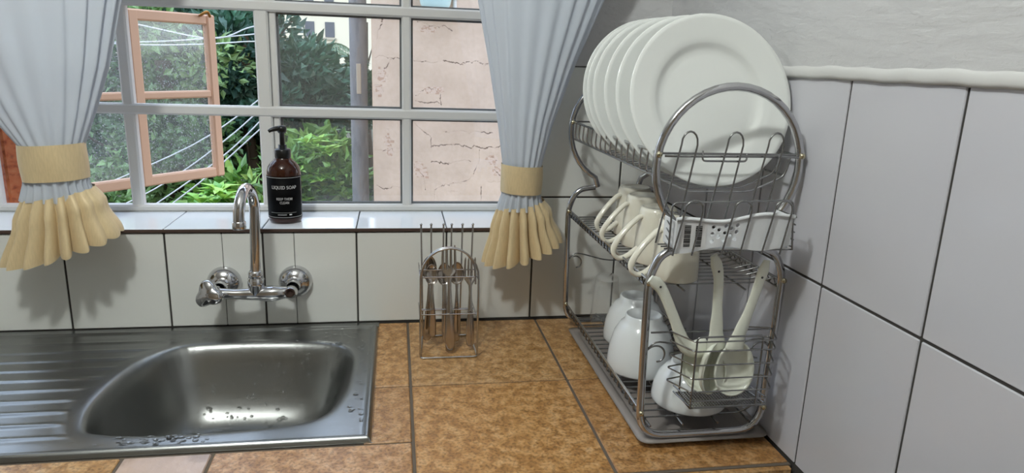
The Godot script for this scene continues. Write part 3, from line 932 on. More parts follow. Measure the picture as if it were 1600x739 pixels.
func build_curtains():
	# rows run downwards: y, centre, half width, half depth, flute
	var left := thing("curtain", "left white sheer curtain gathered by a gold satin band above the sink drainer", "curtain", Vector3(-1.256, 0, 0.075), "white sheer curtains with gold hems")
	var l_rows := [[0.97, -0.065, 0.30, 0.045, 0.1], [0.68, -0.04, 0.19, 0.05, 0.09], [0.56, -0.024, 0.142, 0.05, 0.085], [0.47, -0.01, 0.094, 0.045, 0.08], [0.405, 0.0, 0.0555, 0.04, 0.07], [0.335, 0.0, 0.058, 0.042, 0.12], [0.3, 0.0, 0.07, 0.046, 0.2]]
	put("sheer", column(l_rows, 0.97, 0.405, 40, 22, 0.0, 0.0, 240, 0.3), M.sheer, left)
	put("sheer_gather", column(l_rows, 0.345, 0.302, 6, 22, 0.0, 0.0, 200, 0.0), M.sheer, left)
	put("tieback_band", band(0.0, 0.058, 0.0455, 0.412, 0.343, 0.008, 0.006), M.gold_satin, left)
	var l_hem := [[0.325, 0.0, 0.064, 0.044, 0.2, 0.03], [0.28, 0.0, 0.085, 0.056, 0.44, 0.05], [0.205, -0.004, 0.114, 0.068, 0.62, 0.085]]
	put("pleated_hem", column(l_hem, 0.318, 0.208, 14, 17, 0.0, 0.75, 300, 2.2), M.gold_satin, left)
	var right := thing("curtain", "right white sheer curtain gathered by a gold satin band beside the dish rack", "curtain", Vector3(-0.341, 0, 0.075), "white sheer curtains with gold hems")
	var r_rows := [[0.97, 0.055, 0.235, 0.045, 0.1], [0.72, 0.027, 0.132, 0.048, 0.09], [0.59, 0.014, 0.092, 0.046, 0.085], [0.47, 0.004, 0.06, 0.042, 0.08], [0.375, 0.0, 0.0415, 0.036, 0.1], [0.315, 0.0, 0.043, 0.038, 0.12], [0.28, 0.0, 0.055, 0.042, 0.2]]
	put("sheer", column(r_rows, 0.97, 0.372, 40, 20, 0.0, 0.0, 240, 1.3), M.sheer, right)
	put("sheer_gather", column(r_rows, 0.322, 0.283, 6, 20, 0.0, 0.0, 200, 0.6), M.sheer, right)
	put("tieback_band", band(0.0, 0.0445, 0.041, 0.380, 0.320, 0.003, -0.004), M.gold_satin, right)
	var r_hem := [[0.305, 0.0, 0.05, 0.04, 0.24, 0.02], [0.26, 0.003, 0.068, 0.052, 0.46, 0.05], [0.19, 0.007, 0.09, 0.066, 0.62, 0.075]]
	put("pleated_hem", column(r_hem, 0.298, 0.192, 14, 17, 0.0, 0.75, 300, 1.4), M.gold_satin, right)
	var rod := thing("curtain_rod", "plain white rod from which both curtains hang", "rod", Vector3.ZERO)
	put("rod", tube([Vector3(-1.75, 0.975, 0.075), Vector3(-0.05, 0.975, 0.075)], 0.011, 12), M.white_paint, rod)
	for x in [-1.7, -0.08]:
		put("bracket", box(Vector3(x - 0.008, 0.965, 0.0), Vector3(x + 0.008, 0.985, 0.07), 0.002), M.white_paint, rod)

func band(cx: float, hw: float, hd: float, y_top: float, y_bot: float, bulge: float, slope: float) -> ArrayMesh:
	var st := begin()
	var rings := []
	for i in 9:
		var f := i / 8.0
		var ring := []
		for j in 64:
			var w := -TAU * j / 64
			var o := 1.0 + 0.015 * sin(5.0 * w + f * 4.0) + 0.02 * sin(f * PI)
			ring.append(Vector3(cx + cos(w) * hw * o * (1.0 + bulge * f), lerpf(y_bot, y_top, f) + slope * cos(w) * 0.5, -sin(w) * hd * o))
		ring.reverse()
		rings.append(ring)
	skin(st, rings)
	return finish(st)

# ---------------------------------------------------------------- sink
var rim_poly := PackedVector2Array()
const SINK_D := 0.155

func sink_outline():
	# corners of the basin's mouth, in metres (x, z), then rounded
	var pts := []
	for q in [[-1.1, 0.427], [-1.118, 0.335], [-1.098, 0.2], [-1.045, 0.122], [-0.97, 0.107], [-0.873, 0.108], [-0.79, 0.118], [-0.727, 0.143], [-0.702, 0.2], [-0.702, 0.28], [-0.712, 0.36], [-0.738, 0.425], [-0.79, 0.449], [-0.9, 0.461], [-1.0, 0.459], [-1.065, 0.449]]:
		pts.append(Vector3(q[0], 0, q[1]))
	var n := pts.size()
	for i in n:
		for k in 5:
			var p: Vector3 = pts[i].cubic_interpolate(pts[(i + 1) % n], pts[(i - 1 + n) % n], pts[(i + 2) % n], k / 5.0)
			rim_poly.append(Vector2(p.x, p.z))

func inside_by(x: float, z: float) -> float:        # distance inside the mouth, negative outside
	if x < -1.22 or x > -0.66: return -0.08
	var p := Vector2(x, z)
	var d := 9.0
	var n := rim_poly.size()
	for i in n:
		d = minf(d, p.distance_squared_to(Geometry2D.get_closest_point_to_segment(p, rim_poly[i], rim_poly[(i + 1) % n])))
	d = sqrt(d)
	return d if Geometry2D.is_point_in_polygon(p, rim_poly) else -d

func steel_height(x: float, z: float, d: float) -> float:
	var y := 0.004
	# raised outer rim
	var e := minf(minf(-0.648 - x, z - 0.03), 0.521 - z)
	y += 0.0045 * exp(-pow((e - 0.008) / 0.005, 2.0))
	if e < 0.004: y -= 0.007 * (1.0 - e / 0.004)
	# drainer ridges
	if x < -0.88 and d < -0.012:
		var zn := (z - 0.062) / 0.42
		if zn > 0.0 and zn < 1.0:
			var fade := smoothstep(0.026, 0.05, -d) * smoothstep(0.0, 0.05, -0.93 - x)
			var ph := fposmod(zn * 10.0, 1.0)
			y += fade * (0.0022 * exp(-pow((ph - 0.5) / 0.13, 2.0)) - 0.0012) * smoothstep(0.0, 0.06, zn) * smoothstep(0.0, 0.06, 1.0 - zn)
	# lip, wall and floor of the basin
	if d > -0.03:
		var f := clampf(0.0055 * log(1.0 + exp((d - 0.002) / 0.0055)) / 0.105, 0.0, 1.0)
		y -= SINK_D * (1.0 - pow(1.0 - f, 2.6))
	return y

func build_sink():
	sink_outline()
	var t := thing("kitchen_sink", "stainless steel sink with ribbed drainer set into the worktop under the window", "sink", Vector3.ZERO)
	var step := 0.003
	var x0 := -1.75
	var x1 := -0.648
	var z0 := 0.03
	var z1 := 0.521
	var nx := int((x1 - x0) / step)
	var nz := int((z1 - z0) / step)
	var dist := []
	var pos := []
	for i in nx + 1:
		for k in nz + 1:
			var x := lerpf(x0, x1, float(i) / nx)
			var z := lerpf(z0, z1, float(k) / nz)
			var d := inside_by(x, z)
			dist.append(d)
			pos.append(Vector3(x, 0.0, z))
	# ease the basin's inner creases: deep inside, use the distance averaged over its surroundings
	var soft := dist.duplicate()
	for pass_no in 2:
		for along in 2:
			var src := soft.duplicate()
			for i in nx + 1:
				for k in nz + 1:
					if dist[i * (nz + 1) + k] < -0.03: continue
					var sum := 0.0
					for o in range(-8, 9, 2):
						sum += src[clampi(i + (o if along == 0 else 0), 0, nx) * (nz + 1) + clampi(k + (o if along == 1 else 0), 0, nz)]
					soft[i * (nz + 1) + k] = sum / 9.0
	for n in pos.size():
		var d: float = lerpf(dist[n], soft[n], smoothstep(0.0, 0.03, dist[n]))
		pos[n].y = steel_height(pos[n].x, pos[n].z, d)
	var names := ["rim", "basin", "drainboard"]
	var sts := [begin(), begin(), begin()]
	var nrm := []
	for i in nx + 1:
		for k in nz + 1:
			var a: Vector3 = pos[mini(i + 1, nx) * (nz + 1) + k] - pos[maxi(i - 1, 0) * (nz + 1) + k]
			var b: Vector3 = pos[i * (nz + 1) + mini(k + 1, nz)] - pos[i * (nz + 1) + maxi(k - 1, 0)]
			nrm.append(b.cross(a).normalized())
	for i in nx:
		for k in nz:
			var q := [i * (nz + 1) + k, i * (nz + 1) + k + 1, (i + 1) * (nz + 1) + k + 1, (i + 1) * (nz + 1) + k]
			var which := 0
			if dist[q[0]] > 0.0: which = 1
			elif pos[q[0]].x < -0.95 and dist[q[0]] < -0.04 and pos[q[0]].z > 0.07 and pos[q[0]].z < 0.48: which = 2
			var st: SurfaceTool = sts[which]
			for v in [0, 2, 1, 0, 3, 2]:
				st.set_normal(nrm[q[v]]); st.add_vertex(pos[q[v]])
	for w in 3:
		sts[w].index()
		put(names[w], sts[w].commit(), M.stainless, t)
	put("skirt", box(Vector3(-0.6485, -0.012, 0.03), Vector3(-0.6475, 0.0, 0.521)), M.stainless, t)
	put("skirt", box(Vector3(-1.75, -0.012, 0.5205), Vector3(-0.6475, 0.0, 0.5215)), M.stainless, t)
	put("skirt", box(Vector3(-1.75, -0.012, 0.004), Vector3(-0.6475, 0.0015, 0.0305)), M.stainless, t)
	# drops of water left on the steel
	var drop := lathe([Vector2(1.0, 0.0), Vector2(0.97, 0.22), Vector2(0.75, 0.5), Vector2(0.4, 0.64), Vector2(0, 0.68)], 10)
	var mm := MultiMesh.new()
	mm.transform_format = MultiMesh.TRANSFORM_3D
	mm.mesh = drop
	mm.instance_count = 300
	for i in 300:
		var x := 0.0
		var z := 0.0
		var pick := i % 10
		if pick < 6:
			x = rng.randf_range(-1.02, -0.72); z = rng.randf_range(0.12, 0.25)
		elif pick < 7:
			x = rng.randf_range(-1.08, -0.68); z = rng.randf_range(0.06, 0.105)
		elif pick < 9:
			x = rng.randfn(-0.97, 0.05); z = rng.randfn(0.483, 0.008)
		else:
			x = rng.randf_range(-0.695, -0.665); z = rng.randf_range(0.12, 0.46)
		z = clampf(z, 0.05, 0.505)
		x = clampf(x, -1.12, -0.66)
		var e := 0.002
		var h := func(px: float, pz: float) -> float:
			var fi := clampf((px - x0) / (x1 - x0) * nx, 0, nx - 1.001)
			var fk := clampf((pz - z0) / (z1 - z0) * nz, 0, nz - 1.001)
			var a := int(fi) * (nz + 1) + int(fk)
			var u := fi - int(fi)
			var v := fk - int(fk)
			return lerpf(lerpf(pos[a].y, pos[a + 1].y, v), lerpf(pos[a + nz + 1].y, pos[a + nz + 2].y, v), u)
		var n := Vector3(h.call(x - e, z) - h.call(x + e, z), 2.0 * e, h.call(x, z - e) - h.call(x, z + e)).normalized()
		var side := n.cross(Vector3.FORWARD).normalized()
		var r := rng.randf_range(0.0017, 0.0038) * (1.4 if pick < 6 and i % 7 == 0 else 1.0)
		mm.set_instance_transform(i, Transform3D(Basis(side * r * rng.randf_range(0.9, 1.7), n * r, side.cross(n) * r), Vector3(x, h.call(x, z), z)))
	var o := MultiMeshInstance3D.new()
	o.name = "water_droplets"
	o.multimesh = mm
	o.material_override = M.water
	add_child(o)
	tag(o, "clear water droplets scattered over the steel sink and its basin", "water", "", "stuff")

# ---------------------------------------------------------------- tap
func build_tap():
	var t := thing("mixer_tap", "chrome wall mixer tap with swan-neck spout above the sink", "tap", Vector3(0, 0, 0))
	var fwd := Transform3D(Basis(Vector3.RIGHT, Vector3.BACK, Vector3.DOWN), Vector3.ZERO)   # lathe axis y -> +z
	for x in [-0.979, -0.829]:
		var f := Transform3D(fwd.basis, Vector3(x, 0.103, 0.0))
		put("flange", lathe([Vector2(0.0365, 0.0), Vector2(0.0365, 0.004), Vector2(0.034, 0.012), Vector2(0.028, 0.02), Vector2(0.019, 0.025), Vector2(0.0135, 0.027), Vector2(0.0135, 0.05)], 36, f), M.chrome, t)
	var st := begin()
	add_tube(st, smooth_path([Vector3(-0.979, 0.103, 0.035), Vector3(-0.978, 0.1, 0.062), Vector3(-0.955, 0.099, 0.068), Vector3(-0.925, 0.098, 0.068), Vector3(-0.9, 0.098, 0.068), Vector3(-0.875, 0.098, 0.068), Vector3(-0.85, 0.099, 0.068), Vector3(-0.83, 0.1, 0.062), Vector3(-0.829, 0.103, 0.035)]),
		rep([[0.012, 10], [0.011, 8], [0.0135, 10], [0.0175, 8], [0.013, 6], [0.011, 7]], 49), 16)
	put("body", finish(st), M.chrome, t)
	put("collar", lathe([Vector2(0.0135, 0.098), Vector2(0.0165, 0.118), Vector2(0.0165, 0.132), Vector2(0.0135, 0.134), Vector2(0.0145, 0.136), Vector2(0.0145, 0.147), Vector2(0.011, 0.15)], 24, Transform3D(Basis.IDENTITY, Vector3(-0.9, 0, 0.068))), M.chrome, t)
	var pts := [Vector3(-0.9, 0.14, 0.068), Vector3(-0.897, 0.2, 0.068), Vector3(-0.894, 0.286, 0.068)]
	for k in range(1, 13):
		var w := PI * k / 12.0
		pts.append(Vector3(-0.894 - 0.012 * k / 12.0, 0.286 + 0.047 * sin(w), 0.115 - 0.047 * cos(w)))
	pts.append(Vector3(-0.906, 0.272, 0.162))
	put("spout", tube(pts, 0.0108, 18), M.chrome, t)
	put("aerator", lathe([Vector2(0.0, 0.0), Vector2(0.0115, 0.0), Vector2(0.0128, 0.002), Vector2(0.0128, 0.014), Vector2(0.011, 0.016)], 24, Transform3D(Basis.IDENTITY, Vector3(-0.906, 0.262, 0.162))), M.chrome, t)
	# three-cornered knob on the left, pointing down and out
	st = begin()
	var rings := []
	var axis := Basis(Vector3.RIGHT, Vector3.BACK, Vector3.DOWN).rotated(Vector3.UP, -0.3).rotated(Vector3.RIGHT, -0.25)
	for q in [[0.0, 0.012, 0.0], [0.006, 0.0145, 0.0], [0.014, 0.02, 0.5], [0.022, 0.0265, 1.0], [0.033, 0.027, 1.0], [0.038, 0.023, 1.0], [0.039, 0.001, 1.0]]:
		var ring := []
		for j in 42:
			var w := -TAU * j / 42.0
			var lobes := 0.5 + 0.5 * cos(3.0 * (w - 0.35))
			var r: float = q[1] * (1.0 + q[2] * (0.38 * pow(lobes, 0.8) - 0.24))
			ring.append(Vector3(-0.981, 0.1, 0.066) + axis * Vector3(cos(w) * r, q[0], sin(w) * r))
		rings.append(ring)
	skin(st, rings)
	put("knob", finish(st), M.chrome, t)
	var sp := Transform3D(axis.rotated(Vector3.UP, 0.35), Vector3(-0.829, 0.1, 0.062))
	put("valve_stem", lathe([Vector2(0.0, 0.0), Vector2(0.0135, 0.0), Vector2(0.0135, 0.02), Vector2(0.0115, 0.022), Vector2(0.0115, 0.034), Vector2(0.0095, 0.036)], 20, sp), M.chrome, t).set_meta("label", "bare valve stem without its knob")
	put("spindle", lathe([Vector2(0.0, 0.03), Vector2(0.0098, 0.031), Vector2(0.0098, 0.041), Vector2(0.007, 0.043), Vector2(0.006, 0.039), Vector2(0.0, 0.039)], 14, sp), M.rust, t).set_meta("label", "rusty brown spindle end")

func rep(spec: Array, n: int) -> Array:             # radii eased along a path of n points
	var keys := []
	var total := 0.0
	for s in spec: total += s[1]
	var at := 0.0
	for s in spec:
		keys.append([(at + s[1] * 0.5) / total, s[0]])
		at += s[1]
	var out := []
	for i in n: out.append(lerp_table(keys, float(i) / (n - 1))[0])
	return out

# ---------------------------------------------------------------- soap
func wrap_text(text: String, size: float, r: float, y: float) -> ArrayMesh:
	var tm := TextMesh.new()
	var f := SystemFont.new()
	f.font_names = PackedStringArray(["Droid Sans"])
	tm.font = f
	tm.text = text
	tm.font_size = 32
	tm.pixel_size = size / 32.0
	tm.depth = 0.0004
	var a := tm.get_mesh_arrays()
	var st := begin()
	st.set_smooth_group(-1)
	var v: PackedVector3Array = a[Mesh.ARRAY_VERTEX]
	var idx = a[Mesh.ARRAY_INDEX]
	if idx == null: idx = range(v.size())
	for i in idx:
		var w := v[i].x / r
		var rr := r + v[i].z
		st.add_vertex(Vector3(sin(w) * rr, v[i].y + y, cos(w) * rr))
	return finish(st)

func wrap_strip(r: float, w0: float, w1: float, y0: float, y1: float, thick: float, n := 24) -> ArrayMesh:
	var st := begin()
	var rings := []
	for i in n + 1:
		var w := lerpf(w0, w1, float(i) / n)
		var d := Vector3(sin(w), 0, cos(w))
		rings.append([d * r + Vector3.UP * y0, d * r + Vector3.UP * y1, d * (r + thick) + Vector3.UP * y1, d * (r + thick) + Vector3.UP * y0])
	for k in rings: k.reverse()
	skin(st, rings, true, true, true)
	return finish(st)

func build_soap():
	var t := thing("soap_bottle", "amber liquid soap bottle with black label and pump on the window sill", "soap bottle", Vector3(-0.8545, WIN_B, -0.07))
	t.rotation.y = 0.12
	var R := 0.0365
	put("bottle", lathe([Vector2(0, 0.0), Vector2(0.031, 0.0), Vector2(0.0345, 0.003), Vector2(R, 0.01), Vector2(R, 0.108), Vector2(0.036, 0.116), Vector2(0.0335, 0.125), Vector2(0.028, 0.133), Vector2(0.021, 0.139), Vector2(0.0165, 0.144), Vector2(0.0155, 0.15), Vector2(0.0, 0.15)], 48), M.amber, t)
	put("collar", lathe([Vector2(0.0, 0.144), Vector2(0.0165, 0.144), Vector2(0.0175, 0.146), Vector2(0.0175, 0.162), Vector2(0.016, 0.164), Vector2(0.009, 0.165), Vector2(0.009, 0.173), Vector2(0.0, 0.173)], 28), M.pump_black, t)
	var st := begin()
	add_lathe(st, [Vector2(0.0055, 0.17), Vector2(0.0055, 0.198), Vector2(0.0085, 0.2), Vector2(0.0105, 0.204), Vector2(0.0105, 0.211), Vector2(0.008, 0.2145), Vector2(0.0, 0.2155)], 20)
	add_tube(st, smooth_path([Vector3(0.0, 0.2085, 0.0), Vector3(-0.012, 0.2085, 0.004), Vector3(-0.022, 0.206, 0.007), Vector3(-0.0275, 0.2025, 0.008)]), [0.0065, 0.0064, 0.0063, 0.0062, 0.006, 0.0058, 0.0056, 0.0054, 0.0052, 0.005, 0.0048, 0.0046, 0.0044, 0.0042, 0.004, 0.0039, 0.0038, 0.0037, 0.0036], 10)
	put("pump", finish(st), M.pump_black, t)
	var lab := put("label", wrap_strip(R + 0.0002, -1.6, 1.35, 0.013, 0.107, 0.0004, 40), M.label_black, t)
	lab.set_meta("label", "black paper label with white lettering")
	var rr := R + 0.0007
	for y in [0.016, 0.1045]: put("border_line", wrap_strip(rr, -1.5, 1.25, y - 0.0003, y + 0.0003, 0.0001), M.label_white, lab)
	for w in [-1.5, 1.25]: put("border_line", wrap_strip(rr, w - 0.009, w + 0.009, 0.016, 0.1045, 0.0001, 2), M.label_white, lab)
	put("lettering", wrap_text("LIQUID SOAP", 0.0094, rr, 0.083), M.label_white, lab)
	put("lettering", wrap_text("KEEP THEM", 0.0069, rr, 0.0575), M.label_white, lab)
	put("lettering", wrap_text("CLEAN", 0.0069, rr, 0.049), M.label_white, lab)
	put("print_mark", wrap_strip(rr, -0.42, 0.1, 0.0215, 0.0225, 0.0001, 6), M.label_white, lab)
	put("print_mark", wrap_strip(rr, 0.25, 0.4, 0.021, 0.0235, 0.0001, 4), M.label_white, lab)
	put("print_mark", wrap_strip(rr, -0.9, 0.7, 0.0262, 0.0266, 0.0001, 10), M.label_white, lab)

# ---------------------------------------------------------------- cutlery stand
func build_cutlery():
	var t := thing("cutlery_stand", "small arched wire stand holding spoons and forks against the tiled wall", "cutlery stand", Vector3(-0.503, 0, 0.155))
	var hw := 0.058
	var r := 0.0021
	var zf := 0.058
	var zb := -0.058
	put("base_ring", tube(rounded([Vector3(-hw, r, zf), Vector3(hw, r, zf), Vector3(hw - 0.003, r, zb), Vector3(-hw + 0.008, r, zb)], 0.008, 4, true), r, 8, true), M.rack_chrome, t)
	for k in 2:
		var zz := zf - 0.004 - k * 0.022
		var s := 1.0 - 0.06 * k
		var pts := [Vector3(-hw * s, 0.004, zz), Vector3(-hw * s, 0.17, zz)]
		for i in range(1, 14):
			var w := PI - PI * i / 14.0
			pts.append(Vector3(cos(w) * hw * s, 0.17 + 0.062 * sin(w) * s, zz))
		pts.append(Vector3(hw * s, 0.17, zz)); pts.append(Vector3(hw * s, 0.004, zz))
		if k == 1:
			pts[0].y = 0.15; pts[-1].y = 0.15
		put("arch", tube(pts, 0.0021, 8), M.rack_chrome, t)
	for b in [[0.17, -0.004], [0.165, 0.03], [0.085, 0.03], [0.08, -0.01], [0.075, -0.03]]:
		put("cross_wire", tube([Vector3(-hw, b[0], b[1]), Vector3(hw, b[0], b[1])], 0.0014, 6), M.rack_chrome, t)
	for s in [-1.0, 1.0]:
		put("side_wire", tube([Vector3(hw * s, 0.165, zf - 0.004), Vector3(hw * s, 0.17, zb)], 0.0014, 6), M.rack_chrome, t)
		put("side_wire", tube([Vector3(hw * s, 0.08, zf - 0.004), Vector3(hw * s, 0.08, zb)], 0.0014, 6), M.rack_chrome, t)
	for x in [-0.053, -0.032, -0.006, 0.011, 0.034, 0.056]:
		var p := put("prong", tube([Vector3(x * 0.92, 0.003, zb), Vector3(x, 0.255, zb + 0.006)], 0.0019, 8), M.rack_chrome, t)
		var st := begin()
		add_lathe(st, [Vector2(0, -0.003), Vector2(0.0026, -0.0015), Vector2(0.003, 0), Vector2(0.0026, 0.0015), Vector2(0, 0.003)], 10)
		put("ball_tip", finish(st), M.rack_chrome, p, Vector3(x, 0.2555, zb + 0.006))
	# cutlery, standing on its handles in the stand
	var fork := thing("fork", "middle fork, tines up, in front of the others in the wire stand", "fork", Vector3(-0.499, 0.003, 0.19), "forks in the cutlery stand")
	make_fork(fork)
	fork.rotation = Vector3(-0.16, 0.0, 0.012)
	var f2 := dup(fork, "fork", Vector3(-0.457, 0.012, 0.182), "right-hand fork, tines up, beside the arch's right leg")
	fork.scale = Vector3.ONE * 1.1
	f2.scale = Vector3.ONE * 0.92
	f2.rotation = Vector3(-0.17, 0.06, -0.012)
	var sp := thing("spoon", "short spoon with its round bowl up, at the stand's left", "spoon", Vector3(-0.534, 0.03, 0.168), "spoons in the cutlery stand")
	make_spoon(sp)
	sp.rotation = Vector3(-0.12, 0.1, 0.0)
	sp.scale = Vector3.ONE * 0.84
	var s2 := dup(sp, "spoon", Vector3(-0.545, 0.012, 0.145), "dark spoon handle behind the short spoon at the stand's left")
	s2.rotation = Vector3(-0.1, 0.25, -0.06)
	s2.scale = Vector3.ONE
	var s3 := dup(sp, "spoon", Vector3(-0.503, 0.006, 0.148), "large spoon behind the middle fork, its bowl showing left of the tines")
	s3.rotation = Vector3(-0.14, 0.0, 0.03)
	s3.scale = Vector3.ONE * 0.95
	var s4 := dup(sp, "spoon", Vector3(-0.483, 0.006, 0.14), "large spoon between the middle and right-hand forks, far back")
	s4.rotation = Vector3(-0.1, 0.1, -0.02)
	s4.scale = Vector3.ONE * 0.95

func ribbon(st: SurfaceTool, rows: Array):           # rows [y, z, half width, half thickness, x]
	var rings := []
	for q in rows:
		var ring := []
		for j in 12:
			var w := -TAU * j / 12.0
			ring.append(Vector3((q[4] if q.size() > 4 else 0.0) + cos(w) * q[2], q[0], q[1] + sin(w) * q[3]))
		rings.append(ring)
	skin(st, rings, true, true, true)

func make_fork(o: Node3D):
	var st := begin()
	ribbon(st, [[0.0, 0.0, 0.004, 0.001], [0.004, 0.0, 0.0085, 0.0015], [0.03, 0.001, 0.0095, 0.0018], [0.06, 0.002, 0.008, 0.0018], [0.09, 0.003, 0.0052, 0.002], [0.125, 0.003, 0.0035, 0.0022], [0.14, 0.002, 0.0042, 0.002], [0.148, 0.001, 0.009, 0.0014], [0.153, 0.0, 0.0132, 0.0011], [0.16, -0.001, 0.0134, 0.0009]])
	put("handle", finish(st), M.cutlery_steel, o)
	for k in 4:
		st = begin()
		var x := (k - 1.5) * 0.0076
		ribbon(st, [[0.157, -0.0006, 0.0026, 0.0012, x], [0.18, -0.001, 0.0025, 0.0012, x], [0.198, 0.002, 0.002, 0.0008, x * 0.97], [0.204, 0.0035, 0.0006, 0.0005, x * 0.95]])
		put("tine", finish(st), M.cutlery_steel, o)

func make_spoon(o: Node3D):
	var st := begin()
	ribbon(st, [[0.0, 0.0, 0.004, 0.001], [0.004, 0.0, 0.0085, 0.0014], [0.03, 0.001, 0.009, 0.0018], [0.06, 0.002, 0.0072, 0.0018], [0.09, 0.003, 0.0045, 0.002], [0.12, 0.003, 0.0032, 0.0022], [0.134, 0.0015, 0.004, 0.002]])
	put("handle", finish(st), M.cutlery_steel, o)
	put("bowl", spoon_bowl(Vector3(0, 0.157, 0.0), 0.0165, 0.026, 0.0075, 0.0012), M.cutlery_steel, o)

# hollow half-ellipsoid facing +z: half width, half height, depth, wall
func spoon_bowl(c: Vector3, hw: float, hh: float, depth: float, wall: float) -> ArrayMesh:
	var st := begin()
	var n := 28
	var rings := []
	var prof := []
	for i in 8: prof.append([sin(i / 7.0 * PI / 2), -cos(i / 7.0 * PI / 2), 0.0])          # outside from pole to lip
	for i in range(7, -1, -1): prof.append([sin(i / 7.0 * PI / 2), -cos(i / 7.0 * PI / 2), 1.0])
	for q in prof:
		var ring := []
		for j in n:
			var w := TAU * j / n
			var egg := 1.0 - 0.12 * sin(w)
			var k: float = q[2]
			var rr: float = maxf(q[0], 1e-4)
			ring.append(c + Vector3(cos(w) * (hw - wall * k) * rr * egg, sin(w) * (hh - wall * k) * rr, q[1] * (depth - wall * k) + (wall * 0.15 if k > 0.5 else 0.0)))
		rings.append(ring)
	skin(st, rings)
	return finish(st)

# ---------------------------------------------------------------- dish rack
const RX := -0.1235        # middle of the rack
const RH := 0.1095         # half its width, between tube centres
const ZF := 0.578
const ZB := 0.072

func end_frame_path(z: float) -> Array:
	var body := [Vector3(RX - 0.052, 0.331, z)]
	# from the left pinch out over the shoulder, down, across and up to the right pinch
	body += [Vector3(RX - RH + 0.018, 0.325, z), Vector3(RX - RH, 0.285, z), Vector3(RX - RH + 0.006, 0.019, z), Vector3(RX + RH - 0.006, 0.019, z), Vector3(RX + RH, 0.285, z), Vector3(RX + RH - 0.018, 0.325, z), Vector3(RX + 0.052, 0.331, z)]
	return rounded(body, 0.045, 7)

